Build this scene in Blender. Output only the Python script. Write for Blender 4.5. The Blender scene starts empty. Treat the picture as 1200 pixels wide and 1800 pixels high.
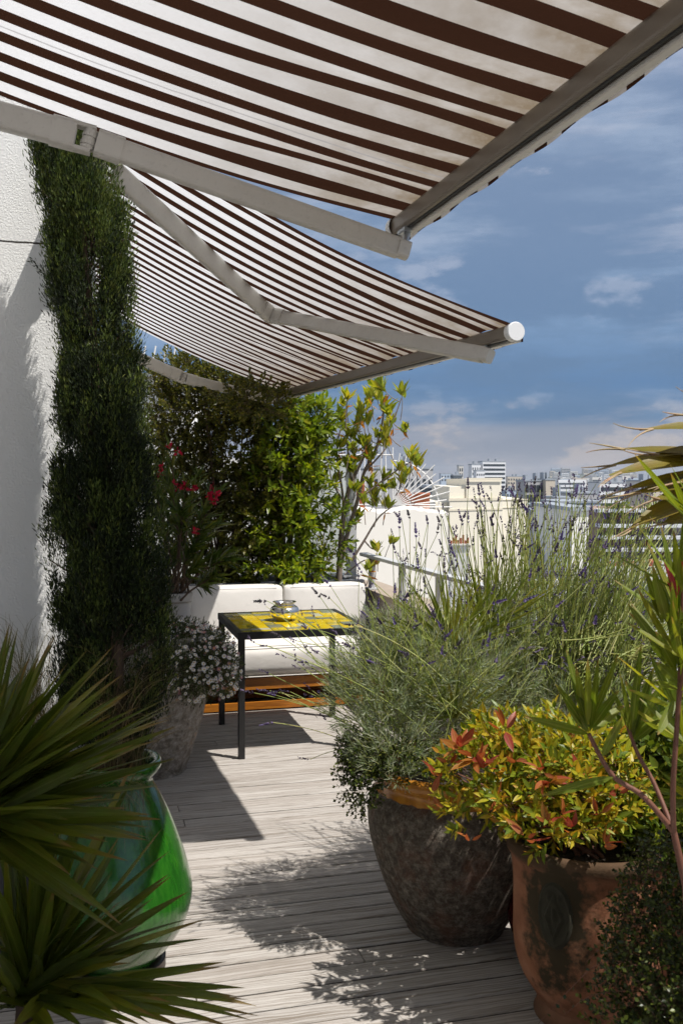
import bpy, math, numpy as np
from mathutils import Vector
SC = bpy.context.scene
COL = SC.collection
rng = np.random.default_rng(11)
pi = math.pi
# ------------------------------------------------------------------ view frame (metres; deck is z = 0)
F0, HX, HY, EYE, YAW = 1700.0, 600.0, 840.0, 1.66, math.radians(15)
FW = np.array([math.sin(YAW), math.cos(YAW), 0.0])
RT = np.array([math.cos(YAW), -math.sin(YAW), 0.0])
def W(px, py, d):
    px, py, d = np.broadcast_arrays(np.asarray(px, float), np.asarray(py, float), np.asarray(d, float))
    lat = (px - HX) / F0 * d
    z = EYE + (HY - py) / F0 * d
    return lat[..., None] * RT + d[..., None] * FW + z[..., None] * np.array([0, 0, 1.0])
def Gd(py, z=0.0): return (EYE - z) * F0 / (py - HY)
def nrm(v):
    v = np.asarray(v, float)
    return v / np.maximum(np.linalg.norm(v, axis=-1, keepdims=True), 1e-9)
def U(a, b, n=None): return rng.uniform(a, b, n)
SUN = nrm(np.array([0.41, -0.36, 1.0]))

# ------------------------------------------------------------------ mesh builder
class MB:
    def __init__(s): s.V = []; s.F = []; s.n = 0; s.uv = None; s.leaf = False; s.Q = []
    def add(s, v, f, m=0, uv=None):
        v = np.asarray(v, float).reshape(-1, 3); s.Q.append(np.zeros((len(v), 2)) if uv is None else uv)
        if not isinstance(f, (list, tuple)): f = [f]
        for a in f:
            a = np.asarray(a, int)
            if a.ndim == 1: a = a[None]
            s.F.append((a + s.n, m))
        s.V.append(v); s.n += len(v); return s
    def box(s, x0, x1, y0, y1, z0, z1, m=0):
        v = [(x, y, z) for z in (z0, z1) for y in (y0, y1) for x in (x0, x1)]
        return s.add(v, np.array([[0, 2, 3, 1], [4, 5, 7, 6], [0, 1, 5, 4], [2, 6, 7, 3], [0, 4, 6, 2], [1, 3, 7, 5]]), m)
    def cbox(s, l0, l1, d0, d1, z0, z1, m=0, o=(0, 0), a=0.0):       # box along the view frame, turned by a about o
        ca, sa = math.cos(a), math.sin(a); v = []
        for z in (z0, z1):
            for d in (d0, d1):
                for l in (l0, l1):
                    ll, dd = l - o[0], d - o[1]
                    ll, dd = ll * ca - dd * sa + o[0], ll * sa + dd * ca + o[1]
                    v.append(ll * RT + dd * FW + np.array([0, 0, z]))
        return s.add(v, np.array([[0, 2, 3, 1], [4, 5, 7, 6], [0, 1, 5, 4], [2, 6, 7, 3], [0, 4, 6, 2], [1, 3, 7, 5]]), m)
    def wedge(s, l0, l1, d, D, z0, z1, t=.5, L0=0.0, m=0):           # block whose front runs obliquely (t = slope), sides along the view
        f = [(l0, d + (l0 - L0) * t), (l1, d + (l1 - L0) * t), (l1, D + (l1 - L0) * t), (l0, D + (l0 - L0) * t)]
        v = [l * RT + q * FW + np.array([0, 0, z]) for z in (z0, z1) for l, q in f]
        return s.add(v, np.array([[3, 2, 1, 0], [4, 5, 6, 7], [0, 1, 5, 4], [1, 2, 6, 5], [2, 3, 7, 6], [3, 0, 4, 7]]), m)
    def tubes(s, P, R, k=4, m=0, cap=False):                        # P (n,m,3), R (n,m)
        P = np.asarray(P, float); 
        if P.ndim == 2: P = P[None]
        n, q = P.shape[:2]
        R = np.broadcast_to(np.asarray(R, float), (n, q))
        T = nrm(np.gradient(P, axis=1))
        ref = np.where(np.abs(nrm(P[:, -1] - P[:, 0])[:, 2:3]) > .8, np.array([[1., 0, 0]]), np.array([[0, 0, 1.]]))[:, None]
        A = nrm(np.cross(T, ref)); B = np.cross(T, A)
        ang = np.arange(k) / k * 2 * pi
        v = P[:, :, None] + R[:, :, None, None] * (np.cos(ang)[:, None] * A[:, :, None] + np.sin(ang)[:, None] * B[:, :, None])
        i, j, l = np.meshgrid(np.arange(n), np.arange(q - 1), np.arange(k), indexing='ij')
        b = i * q * k; l2 = (l + 1) % k
        f = np.stack([b + j * k + l, b + j * k + l2, b + (j + 1) * k + l2, b + (j + 1) * k + l], -1).reshape(-1, 4)
        fs = [f]
        if cap:
            for ii in range(n):
                fs.append(np.arange(k)[::-1] + ii * q * k); fs.append(np.arange(k) + ii * q * k + (q - 1) * k)
        return s.add(v, fs, m)
    def lathe(s, prof, c=(0, 0, 0), n=48, m=0, bump=None):
        prof = np.asarray(prof, float); q = len(prof)
        a = np.arange(n) / n * 2 * pi
        r = prof[:, 0][:, None] * np.ones(n); z = prof[:, 1][:, None] * np.ones(n)
        if bump: r = bump(r, z, a[None] * np.ones((q, 1)))
        v = np.stack([r * np.cos(a) + c[0], r * np.sin(a) + c[1], z + c[2]], -1)
        j, l = np.meshgrid(np.arange(q - 1), np.arange(n), indexing='ij'); l2 = (l + 1) % n
        f = np.stack([j * n + l, j * n + l2, (j + 1) * n + l2, (j + 1) * n + l], -1).reshape(-1, 4)
        return s.add(v, f, m)
    def extrude(s, prof, p0, p1, up=(0, 0, 1), m=0):                 # closed 2D profile (side, up) swept straight
        p0, p1 = np.asarray(p0, float), np.asarray(p1, float); t = nrm(p1 - p0)
        side = nrm(np.cross(t, np.asarray(up, float))); u = np.cross(side, t)
        prof = np.asarray(prof, float); k = len(prof)
        ring = prof[:, :1] * side + prof[:, 1:] * u
        v = np.concatenate([p0 + ring, p1 + ring])
        i = np.arange(k); f = np.stack([i, i + k, (i + 1) % k + k, (i + 1) % k], -1)
        return s.add(v, [f, i.copy(), i[::-1] + k], m)
    def ell(s, c, r, nu=8, nv=6, m=0):
        a = np.linspace(.02, pi - .02, nv)
        return s.lathe(np.stack([np.sin(a), np.cos(a)], -1), (0, 0, 0), nu, m)._fix(c, r)
    def _fix(s, c, r):
        s.V[-1] = s.V[-1] * np.asarray(r, float) + np.asarray(c, float); return s
    def build(s, name, mats, parent=None, smooth=False, origin=None, **tags):
        V = np.concatenate(s.V); o = np.zeros(3)
        if parent is not None:
            p = parent
            while p: o += np.array(p.location); p = p.parent
        elif origin is not None: o = np.asarray(origin, float)
        V = V - o
        me = bpy.data.meshes.new(name)
        loops = np.concatenate([f.ravel() for f, _ in s.F]); tot = np.concatenate([np.full(len(f), f.shape[1]) for f, _ in s.F])
        mi = np.concatenate([np.full(len(f), m) for f, m in s.F])
        me.vertices.add(len(V)); me.vertices.foreach_set('co', V.ravel())
        me.loops.add(len(loops)); me.loops.foreach_set('vertex_index', loops.astype(np.int32))
        me.polygons.add(len(tot)); st = np.concatenate([[0], np.cumsum(tot)[:-1]])
        me.polygons.foreach_set('loop_start', st.astype(np.int32))
        me.polygons.foreach_set('material_index', mi.astype(np.int32))
        me.polygons.foreach_set('use_smooth', np.full(len(tot), bool(smooth or s.leaf)))
        for mt in (mats if isinstance(mats, (list, tuple)) else [mats]): me.materials.append(mt)
        if s.leaf and s.uv is None and len(V) < 400000: s.uv = np.concatenate(s.Q)
        if s.uv is not None:
            l = me.uv_layers.new(name='UVMap'); l.data.foreach_set('uv', s.uv[loops].ravel().astype(np.float32))
        me.update(calc_edges=True)
        ob = bpy.data.objects.new(name, me); COL.objects.link(ob)
        if parent is not None: ob.parent = parent
        else: ob.location = o
        for k, v in tags.items(): ob[k] = v
        return ob
def thing(name, loc, label, category, group=None):
    o = bpy.data.objects.new(name, None); COL.objects.link(o); o.location = [float(x) for x in loc]
    o.empty_display_size = .1; o['label'] = label; o['category'] = category
    if group: o['group'] = group
    return o
def rrect(w, h, r=.01, n=3):
    pts = []
    for cx, cy, a0 in ((w / 2 - r, h / 2 - r, 0), (-w / 2 + r, h / 2 - r, pi / 2), (-w / 2 + r, -h / 2 + r, pi), (w / 2 - r, -h / 2 + r, 1.5 * pi)):
        for i in range(n + 1):
            a = a0 + i / n * pi / 2; pts.append((cx + r * math.cos(a), cy + r * math.sin(a)))
    return pts
def cushion(mb, x0, x1, y0, y1, z0, z1, r=.05, puff=(.02, .02, .02), n=14, tilt=0.0, m=0):
    c = np.array([(x0 + x1) / 2, (y0 + y1) / 2, (z0 + z1) / 2]); h = np.array([x1 - x0, y1 - y0, z1 - z0]) / 2
    g = np.linspace(-1, 1, n + 1); A, B = np.meshgrid(g, g, indexing='ij')
    for ax in range(3):
        for sg in (-1, 1):
            p = np.zeros(A.shape + (3,)); p[..., ax] = sg; p[..., (ax + 1) % 3] = A; p[..., (ax + 2) % 3] = B * sg
            q = p * h; rr = min(r, h.min() * .98); inner = np.clip(q, -(h - rr), h - rr)
            q = inner + rr * nrm(q - inner)
            bul = (1 - p[..., (ax + 1) % 3] ** 2) * (1 - p[..., (ax + 2) % 3] ** 2)
            q[..., ax] += sg * puff[ax] * bul
            if tilt: q[..., 1] += (q[..., 2] + h[2]) * tilt
            q = q + c
            i, j = np.meshgrid(np.arange(n), np.arange(n), indexing='ij'); w = n + 1
            mb.add(q, np.stack([i * w + j, (i + 1) * w + j, (i + 1) * w + j + 1, i * w + j + 1], -1).reshape(-1, 4), m)
    return mb

# ------------------------------------------------------------------ leaves
def lance(t): return np.sin(pi * np.clip(t, 0, 1) ** .75) ** .8 * .97 + .03
def blade_prof(t): return np.clip(.55 + .9 * t, 0, 1) * np.clip((1 - t) * 2.2, 0, 1) ** .8 + .01
def oval(t): return np.sin(pi * np.clip(t, 0, 1)) ** .6 * .95 + .05
def blades(mb, P, D, N, L, Wd, droop=0.0, nseg=2, prof=lance, fold=.2, curl=0.0, m=0):
    mb.leaf = True; P = np.asarray(P, float); n = len(P); D = nrm(D); L = np.broadcast_to(np.asarray(L, float), (n,)); Wd = np.broadcast_to(np.asarray(Wd, float), (n,))
    droop = np.broadcast_to(np.asarray(droop, float), (n,)); curl = np.broadcast_to(np.asarray(curl, float), (n,))
    S = nrm(np.cross(D, N)); N2 = np.cross(S, D); t = np.linspace(0, 1, nseg + 1)
    C = P[:, None] + D[:, None] * (L[:, None] * t)[..., None] - np.array([0, 0, 1.]) * (droop * L)[:, None, None] * (t ** 2)[:, None] + N2[:, None] * (curl * L)[:, None, None] * (t ** 2)[:, None]
    w = prof(t)[None] * Wd[:, None] / 2
    l = C - S[:, None] * w[..., None] + N2[:, None] * (fold * w)[..., None]; r = C + S[:, None] * w[..., None] + N2[:, None] * (fold * w)[..., None]
    v = np.stack([l, C, r], 2)
    i, j = np.meshgrid(np.arange(n), np.arange(nseg), indexing='ij'); b = i * (nseg + 1) * 3 + j * 3
    f = np.concatenate([np.stack([b, b + 1, b + 4, b + 3], -1).reshape(-1, 4), np.stack([b + 1, b + 2, b + 5, b + 4], -1).reshape(-1, 4)])
    uv = np.zeros((n, nseg + 1, 3, 2)); uv[..., 0] = np.array([0, .5, 1.]); uv[..., 1] = t[None, :, None]
    return mb.add(v, f, m, uv.reshape(-1, 2))
def perp(T):
    T = nrm(T); ref = np.where(np.abs(T[:, 2:3]) > .9, np.array([[1., 0, 0]]), np.array([[0, 0, 1.]]))
    A = nrm(np.cross(T, ref)); return A, np.cross(T, A)
def leafy(mb, B, T, tl, nl, ll, lw, spread=(.5, 1.1), stem=None, stem_r=.002, start=.15, var=.3, m=None, **kw):
    """twigs at B along T (length tl), nl leaves set spirally along each"""
    n = len(B); T = nrm(T); A, C = perp(T); tl = np.broadcast_to(np.asarray(tl, float), (n,))
    if stem is not None:
        stem.tubes(np.stack([B, B + T * tl[:, None] * .5, B + T * tl[:, None]], 1), np.array([1, .8, .5]) * stem_r, 4)
    ph = U(0, 2 * pi, n)
    for i in range(nl):
        s = start + (1 - start) * (i + .5) / nl
        a = ph + i * 2.4 + U(-.35, .35, n); sp = spread[1] + (spread[0] - spread[1]) * s + U(-.2, .2, n)
        rad = np.cos(a)[:, None] * A + np.sin(a)[:, None] * C
        D = T * np.cos(sp)[:, None] + rad * np.sin(sp)[:, None]; N = T * np.sin(sp)[:, None] - rad * np.cos(sp)[:, None]
        k = 1 + U(-var, var, n)
        blades(mb, B + T * (tl * s)[:, None], D, N, ll * k, lw * k, m=0 if m is None else m, **kw)
    return mb
def ell_twigs(ells, n, inner=.55, up=.35):
    """points through ellipsoids (cx,cy,cz,rx,ry,rz), mostly near their skins, with outward directions"""
    e = np.asarray(ells, float); wt = e[:, 3] * e[:, 5] + e[:, 4] * e[:, 5]; wt = wt / wt.sum()
    k = rng.choice(len(e), n, p=wt); u = nrm(rng.normal(size=(n, 3))); r = inner + (1 - inner) * U(0, 1, n) ** .6
    P = e[k, :3] + u * e[k, 3:] * r[:, None]; D = nrm(nrm(u * e[k, 3:]) + np.array([0, 0, up]) + rng.normal(size=(n, 3)) * .25)
    return P, D
def E(px, py, d, rx, rz, rd=None):
    """ellipsoid given by view position; radii in metres"""
    p = W(px, py, d); rd = rd or rx
    return [*p, rx, rd, rz]
def bez(B, C, T, m=7):
    t = np.linspace(0, 1, m)[None, :, None]
    return B[:, None] * (1 - t) ** 2 + 2 * C[:, None] * t * (1 - t) + T[:, None] * t ** 2

# ------------------------------------------------------------------ materials
def lin(c):
    return tuple(((x / 255 + .055) / 1.055) ** 2.4 if x > 10 else x / 255 / 12.92 for x in c) + (1,)
class NT:
    def __init__(s, name):
        s.m = bpy.data.materials.new(name); s.m.use_nodes = True; s.t = s.m.node_tree; s.t.nodes.clear()
        s.out = s.t.nodes.new('ShaderNodeOutputMaterial')
    def n(s, typ, ins=None, **attrs):
        nd = s.t.nodes.new('ShaderNode' + typ)
        for k, v in attrs.items(): setattr(nd, k, v)
        for k, v in (ins or {}).items():
            sk = nd.inputs[k]
            if isinstance(v, bpy.types.NodeSocket): s.t.links.new(v, sk)
            else: sk.default_value = v
        return nd
    def ramp(s, fac, stops, interp='LINEAR'):
        r = s.n('ValToRGB', {0: fac}); cr = r.color_ramp; cr.interpolation = interp
        while len(cr.elements) < len(stops): cr.elements.new(.5)
        for e, (p, c) in zip(cr.elements, stops): e.position = p; e.color = tuple(c) + ((1,) if len(c) == 3 else ())
        return r.outputs[0]
    def math(s, op, a, b=0.0, c=0.0, clamp=False):
        return s.n('Math', {0: a, 1: b, 2: c}, operation=op, use_clamp=clamp).outputs[0]
    def mix(s, f, a, b, blend='MIX'):
        return s.n('MixRGB', {0: f, 1: a, 2: b}, blend_type=blend).outputs[0]
    def noise(s, vec, scale, detail=6, rough=.6, col=False):
        nd = s.n('TexNoise', {'Vector': vec, 'Scale': scale, 'Detail': detail, 'Roughness': rough}); return nd.outputs[1 if col else 0]
    def map(s, vec, scale=(1, 1, 1), loc=(0, 0, 0)):
        return s.n('Mapping', {0: vec, 1: loc, 3: scale}).outputs[0]
    def pos(s): return s.n('NewGeometry').outputs['Position']
    def bump(s, h, strength=.3, dist=.01): return s.n('Bump', {'Height': h, 'Strength': strength, 'Distance': dist}).outputs[0]
    def bsdf(s, **ins):
        b = s.n('BsdfPrincipled'); 
        for k, v in ins.items():
            sk = b.inputs[k.replace('_', ' ')]
            if isinstance(v, bpy.types.NodeSocket): s.t.links.new(v, sk)
            else: sk.default_value = v
        return b.outputs[0]
    def done(s, sh): s.t.links.new(sh, s.out.inputs[0]); return getattr(s, 'm', None)
def plain(name, c, rough=.6, metal=0.0, noise=.0, nscale=30, spec=.5, bump=0.0):
    t = NT(name); col = tuple(c) + (1,)
    if noise:
        f = t.noise(t.pos(), nscale); col = t.mix(f, tuple(x * (1 - noise) for x in c) + (1,), tuple(min(1, x * (1 + noise)) for x in c) + (1,))
    kw = dict(Base_Color=col, Roughness=rough, Metallic=metal)
    kw['Specular_IOR_Level'] = spec
    if bump: kw['Normal'] = t.bump(t.noise(t.pos(), nscale * 3), bump, .004)
    return t.done(t.bsdf(**kw))
def leafmat(name, stops, trans=.35, rough=.45, tint=(1.25, 1.2, .55), spec=.4, veins=0, tip=None, rib=.35):
    t = NT(name); r = t.n('NewGeometry').outputs['Random Per Island']
    c = t.ramp(r, stops); c = t.mix(.25, c, t.noise(t.pos(), 25, 3, col=True), 'OVERLAY'); kw = {}
    if veins:
        sp = t.n('SeparateXYZ', {0: t.n('TexCoord').outputs['UV']}); u, v = sp.outputs[0], sp.outputs[1]
        q = t.n('CombineXYZ', {0: t.math('MULTIPLY', u, float(veins)), 1: t.math('MULTIPLY', v, .8), 2: t.math('MULTIPLY', r, 61.0)}).outputs[0]
        n = t.noise(q, 1.6, 5, .7); dk = t.mix(1.0, c, (.5, .5, .45, 1), 'MULTIPLY')
        c = t.mix(t.ramp(n, [(.42, (.5,) * 3), (.6, (0, 0, 0))]), c, dk)
        mid = t.math('SUBTRACT', 1.0, t.math('MULTIPLY', t.math('ABSOLUTE', t.math('SUBTRACT', u, .5)), 14.0), clamp=True)
        c = t.mix(t.math('MULTIPLY', mid, rib), c, (.45, .46, .16, 1))
        spot = t.ramp(t.noise(t.pos(), 60, 5, .7), [(.66, (0, 0, 0)), (.74, (1, 1, 1))]); c = t.mix(t.math('MULTIPLY', spot, .5), c, (.13, .085, .03, 1))
        if tip:
            k = t.math('ADD', v, t.math('MULTIPLY', t.math('SUBTRACT', t.noise(t.pos(), 30, 3), .5), .16)); k = t.math('ADD', k, t.math('MULTIPLY', t.math('SUBTRACT', r, .5), .14))
            c = t.mix(t.ramp(k, [(.86, (0, 0, 0)), (.96, (1, 1, 1))]), c, tuple(tip) + (1,))
        kw['Normal'] = t.bump(n, .25, .002)
    a = t.bsdf(Base_Color=c, Roughness=rough, Specular_IOR_Level=spec, **kw)
    b = t.n('BsdfTranslucent', {0: t.mix(1.0, c, tuple(tint) + (1,), 'MULTIPLY')}).outputs[0]
    return t.done(t.n('MixShader', {0: trans, 1: a, 2: b}).outputs[0])

def M_deck():
    t = NT('weathered_wood'); p = t.pos(); rnd = t.n('NewGeometry').outputs['Random Per Island']
    off = t.n('CombineXYZ', {0: t.math('MULTIPLY', rnd, 37.0), 1: t.math('MULTIPLY', rnd, 11.0), 2: 0.0}).outputs[0]
    q = t.n('VectorMath', {0: p, 1: off}, operation='ADD').outputs[0]
    warp = t.noise(t.map(q, (1.2, 5, 1)), 2.0, 3); wv = t.n('CombineXYZ', {0: 0.0, 1: t.math('MULTIPLY', warp, .05), 2: 0.0}).outputs[0]
    q2 = t.n('VectorMath', {0: q, 1: wv}, operation='ADD').outputs[0]
    g1 = t.noise(t.map(q2, (1.1, 62, 1)), 1.6, 8, .72); g2 = t.noise(t.map(q2, (5, 160, 1)), 2.0, 4, .6); big = t.noise(q, 1.3, 4)
    base = t.ramp(rnd, [(0, (.40, .37, .34)), (.3, (.44, .41, .38)), (.6, (.46, .435, .405)), (1, (.41, .385, .36))])
    c = t.mix(t.ramp(g1, [(.38, (1, 1, 1)), (.56, (0, 0, 0))]), base, (.20, .168, .138, 1))
    c = t.mix(t.math('MULTIPLY', t.ramp(g2, [(.5, (0, 0, 0)), (.72, (1, 1, 1))]), .45), c, (.15, .12, .10, 1))
    c = t.mix(t.math('MULTIPLY', t.ramp(big, [(.42, (0, 0, 0)), (.75, (1, 1, 1))]), .35), c, (.53, .495, .46, 1))
    fy = t.math('FRACT', t.math('DIVIDE', t.math('ADD', t.n('SeparateXYZ', {0: p}).outputs[1], 1.6), .104))
    e = t.math('ADD', t.math('ABSOLUTE', t.math('SUBTRACT', fy, .5)), t.math('MULTIPLY', t.math('SUBTRACT', t.noise(t.map(p, (6, 1, 1)), 3, 4), .5), .03))
    c = t.mix(t.math('MULTIPLY', t.ramp(e, [(.440, (0, 0, 0)), (.462, (1, 1, 1))]), .9), c, (.028, .023, .019, 1))
    h = t.math('ADD', t.math('MULTIPLY', g1, 1.0), t.math('MULTIPLY', g2, .5))
    return t.done(t.bsdf(Base_Color=c, Roughness=.75, Specular_IOR_Level=.25, Normal=t.bump(h, .55, .006)))
def M_stucco():
    t = NT('white_roughcast'); p = t.pos(); z = t.n('SeparateXYZ', {0: p}).outputs[2]
    v = t.n('TexVoronoi', {'Vector': p, 'Scale': 170.0}, feature='SMOOTH_F1').outputs[0]
    n1 = t.noise(p, 260, 4); n2 = t.noise(p, 150, 5); n0 = t.noise(p, 1.5, 5)
    h = t.math('ADD', t.math('MULTIPLY', t.ramp(n2, [(.42, (0, 0, 0)), (.62, (1, 1, 1))]), .8), t.math('ADD', t.math('MULTIPLY', n1, .5), t.math('MULTIPLY', v, .3)))
    zz = t.math('ADD', z, t.math('MULTIPLY', t.math('SUBTRACT', t.noise(p, 7, 5), .5), .018))
    crack = t.math('LESS_THAN', t.math('ABSOLUTE', t.math('SUBTRACT', zz, 2.53)), .0035)
    c = t.mix(t.ramp(n0, [(.35, (0, 0, 0)), (.7, (1, 1, 1))]), (.79, .79, .775, 1), (.84, .84, .825, 1))
    c = t.mix(crack, c, (.06, .055, .05, 1))
    h = t.math('SUBTRACT', h, t.math('MULTIPLY', crack, 1.5))
    return t.done(t.bsdf(Base_Color=c, Roughness=.9, Specular_IOR_Level=.15, Normal=t.bump(h, .55, .0035)))
def M_fabric():
    t = NT('striped_canvas'); uv = t.n('TexCoord').outputs['UV']; sp = t.n('SeparateXYZ', {0: uv}); u, v = sp.outputs[0], sp.outputs[1]
    f = t.math('FRACT', t.math('DIVIDE', u, .135)); dark = t.math('LESS_THAN', f, .475)
    p = t.pos(); n1 = t.noise(p, 6, 6); n2 = t.noise(p, 60, 4); n3 = t.noise(t.map(uv, (3, 40, 1)), 4, 4)
    edge = t.math('SUBTRACT', 1.0, t.math('DIVIDE', v, 1.05), clamp=True)
    dirt = t.math('MULTIPLY', t.math('POWER', edge, 1.0), t.ramp(n1, [(.25, (.55,) * 3), (.6, (1, 1, 1))]), clamp=True)
    white = t.mix(t.math('MULTIPLY', dirt, .98), (.70, .685, .67, 1), (.20, .145, .085, 1))
    white = t.mix(t.math('MULTIPLY', t.ramp(n2, [(.5, (0, 0, 0)), (.8, (1, 1, 1))]), .25), white, (.45, .41, .36, 1))
    br = t.mix(n1, (.030, .016, .011, 1), (.050, .024, .015, 1))
    seam = t.math('LESS_THAN', t.math('ABSOLUTE', t.math('SUBTRACT', t.math('FRACT', t.math('ADD', t.math('DIVIDE', u, 1.215), t.math('MULTIPLY', t.math('SUBTRACT', t.noise(t.map(uv, (.2, 3, 1)), 2, 3), .5), .010))), .085)), .0034)
    white = t.mix(t.math('MULTIPLY', seam, .65), white, (.3, .28, .27, 1))
    c = t.mix(dark, white, br)
    a = t.n('BsdfDiffuse', {0: c, 1: .3, 2: t.bump(t.math('ADD', n3, n2), .15, .003)}).outputs[0]
    tr = t.mix(dark, t.mix(1.0, white, (.92, .95, 1.0, 1), 'MULTIPLY'), (.026, .0115, .007, 1))
    b = t.n('BsdfTranslucent', {0: tr}).outputs[0]
    return t.done(t.n('MixShader', {0: .55, 1: a, 2: b}).outputs[0])
def M_glaze_green():
    t = NT('green_glaze'); p = t.pos(); q = t.map(p, (34, 34, 2.0))
    n = t.noise(q, 2.0, 6, .65); n2 = t.noise(p, 9, 5); z = t.n('SeparateXYZ', {0: p}).outputs[2]
    c = t.ramp(n, [(.25, (.008, .060, .006)), (.45, (.012, .088, .007)), (.6, (.020, .115, .009)), (.85, (.05, .16, .014))])
    low = t.math('MULTIPLY', t.ramp(n2, [(.45, (0, 0, 0)), (.6, (1, 1, 1))]), t.math('LESS_THAN', z, .16))
    c = t.mix(t.math('MULTIPLY', low, .6), c, (.10, .13, .07, 1))
    h = t.math('ADD', t.math('MULTIPLY', n2, 1.0), t.math('MULTIPLY', n, .3))
    return t.done(t.bsdf(Base_Color=c, Roughness=.13, Specular_IOR_Level=.6, Coat_Weight=.6, Coat_Roughness=.05, Normal=t.bump(h, .35, .012)))
def M_stone_pot():
    t = NT('lichen_stone'); p = t.pos(); n = t.noise(p, 28, 8, .75); n2 = t.noise(p, 6, 5); v = t.n('TexVoronoi', {'Vector': p, 'Scale': 55.0}).outputs[0]
    c = t.ramp(n, [(.3, (.10, .085, .07)), (.48, (.27, .24, .21)), (.62, (.42, .39, .36)), (.8, (.5, .47, .43))])
    c = t.mix(t.math('MULTIPLY', t.ramp(t.noise(p, 14, 5), [(.62, (0, 0, 0)), (.68, (1, 1, 1))]), .8), c, (.36, .17, .05, 1))
    c = t.mix(t.math('MULTIPLY', t.ramp(n2, [(.5, (0, 0, 0)), (.7, (1, 1, 1))]), .6), c, (.09, .09, .05, 1))
    h = t.math('ADD', n, t.math('MULTIPLY', v, .5))
    return t.done(t.bsdf(Base_Color=c, Roughness=.9, Specular_IOR_Level=.2, Normal=t.bump(h, .9, .02)))
def M_round_pot():
    t = NT('ochre_rim_stoneware'); p = t.pos(); z = t.n('SeparateXYZ', {0: p}).outputs[2]
    n = t.noise(p, 38, 9, .78); n2 = t.noise(t.map(p, (8, 8, 3)), 2, 5)
    body = t.ramp(n, [(.3, (.030, .022, .016)), (.46, (.085, .065, .048)), (.58, (.19, .16, .125)), (.74, (.40, .36, .30))])
    body = t.mix(t.math('MULTIPLY', t.ramp(t.noise(p, 9, 4), [(.5, (0, 0, 0)), (.68, (1, 1, 1))]), .5), body, (.16, .06, .03, 1))
    gl = t.ramp(n2, [(.3, (.20, .07, .012)), (.55, (.42, .17, .02)), (.8, (.55, .27, .05))])
    k = t.math('GREATER_THAN', t.math('ADD', z, t.math('MULTIPLY', t.math('SUBTRACT', n2, .5), .025)), .52)
    c = t.mix(k, body, gl); ro = t.math('SUBTRACT', .88, t.math('MULTIPLY', k, .68))
    return t.done(t.bsdf(Base_Color=c, Roughness=ro, Specular_IOR_Level=.45, Normal=t.bump(n, t.math('SUBTRACT', .9, t.math('MULTIPLY', k, .8)), .015)))
def M_terracotta(cx, cy, cz):
    t = NT('old_terracotta'); p = t.pos(); n = t.noise(p, 10, 6); n2 = t.noise(p, 120, 3); n3 = t.noise(p, 16, 6, .7); z = t.n('SeparateXYZ', {0: p}).outputs[2]
    c = t.ramp(n, [(.3, (.21, .086, .044)), (.5, (.30, .13, .07)), (.75, (.40, .20, .12))])
    d = t.n('VectorMath', {0: p, 1: (cx, cy, cz)}, operation='SUBTRACT').outputs[0]
    d = t.n('VectorMath', {0: d, 1: (6.8, 6.8, 3.2)}, operation='MULTIPLY').outputs[0]
    r = t.n('VectorMath', {0: d}, operation='LENGTH').outputs['Value']
    moss = t.ramp(t.math('ADD', r, t.math('MULTIPLY', t.math('SUBTRACT', n3, .5), 1.9)), [(.55, (1, 1, 1)), (.95, (0, 0, 0))])
    rim = t.math('MULTIPLY', t.ramp(t.math('ADD', z, t.math('MULTIPLY', n3, .04)), [(.515, (0, 0, 0)), (.545, (1, 1, 1))]), .8)
    c = t.mix(t.math('MAXIMUM', t.math('MULTIPLY', moss, .92), rim), c, (.022, .024, .012, 1))
    low = t.ramp(t.math('ADD', z, t.math('MULTIPLY', n3, .1)), [(.04, (1, 1, 1)), (.14, (0, 0, 0))])
    c = t.mix(t.math('MULTIPLY', low, .75), c, (.05, .045, .03, 1))
    return t.done(t.bsdf(Base_Color=c, Roughness=.85, Specular_IOR_Level=.25, Normal=t.bump(t.math('ADD', n2, n3), .35, .004)))
def M_wood_orange():
    t = NT('oiled_teak'); p = t.pos(); g = t.noise(t.map(p, (2, 30, 30)), 2.0, 6)
    c = t.ramp(g, [(.3, (.22, .065, .008)), (.55, (.42, .15, .015)), (.8, (.5, .21, .03))])
    return t.done(t.bsdf(Base_Color=c, Roughness=.4, Normal=t.bump(g, .2, .003)))
def M_cloth(name, c):
    t = NT(name); p = t.pos(); n = t.noise(p, 5, 4); n2 = t.noise(p, 400, 2); n3 = t.noise(t.map(p, (3, 3, 4)), 2, 3)
    col = t.mix(n, tuple(x * .9 for x in c) + (1,), tuple(min(1, x * 1.06) for x in c) + (1,))
    h = t.math('ADD', t.math('MULTIPLY', n3, 2.0), t.math('MULTIPLY', n2, .2))
    return t.done(t.bsdf(Base_Color=col, Roughness=.9, Specular_IOR_Level=.1, Normal=t.bump(h, .18, .012)))
def M_tile(name, a, b, rough=.12):
    t = NT(name); p = t.pos(); r = t.n('NewGeometry').outputs['Random Per Island']; n = t.noise(t.map(p, (6, 40, 1)), 3, 5)
    c = t.mix(t.math('ADD', t.math('MULTIPLY', r, .6), t.math('MULTIPLY', n, .5)), a + (1,), b + (1,))
    return t.done(t.bsdf(Base_Color=c, Roughness=rough, Coat_Weight=.3, Normal=t.bump(n, .12, .003)))
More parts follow.
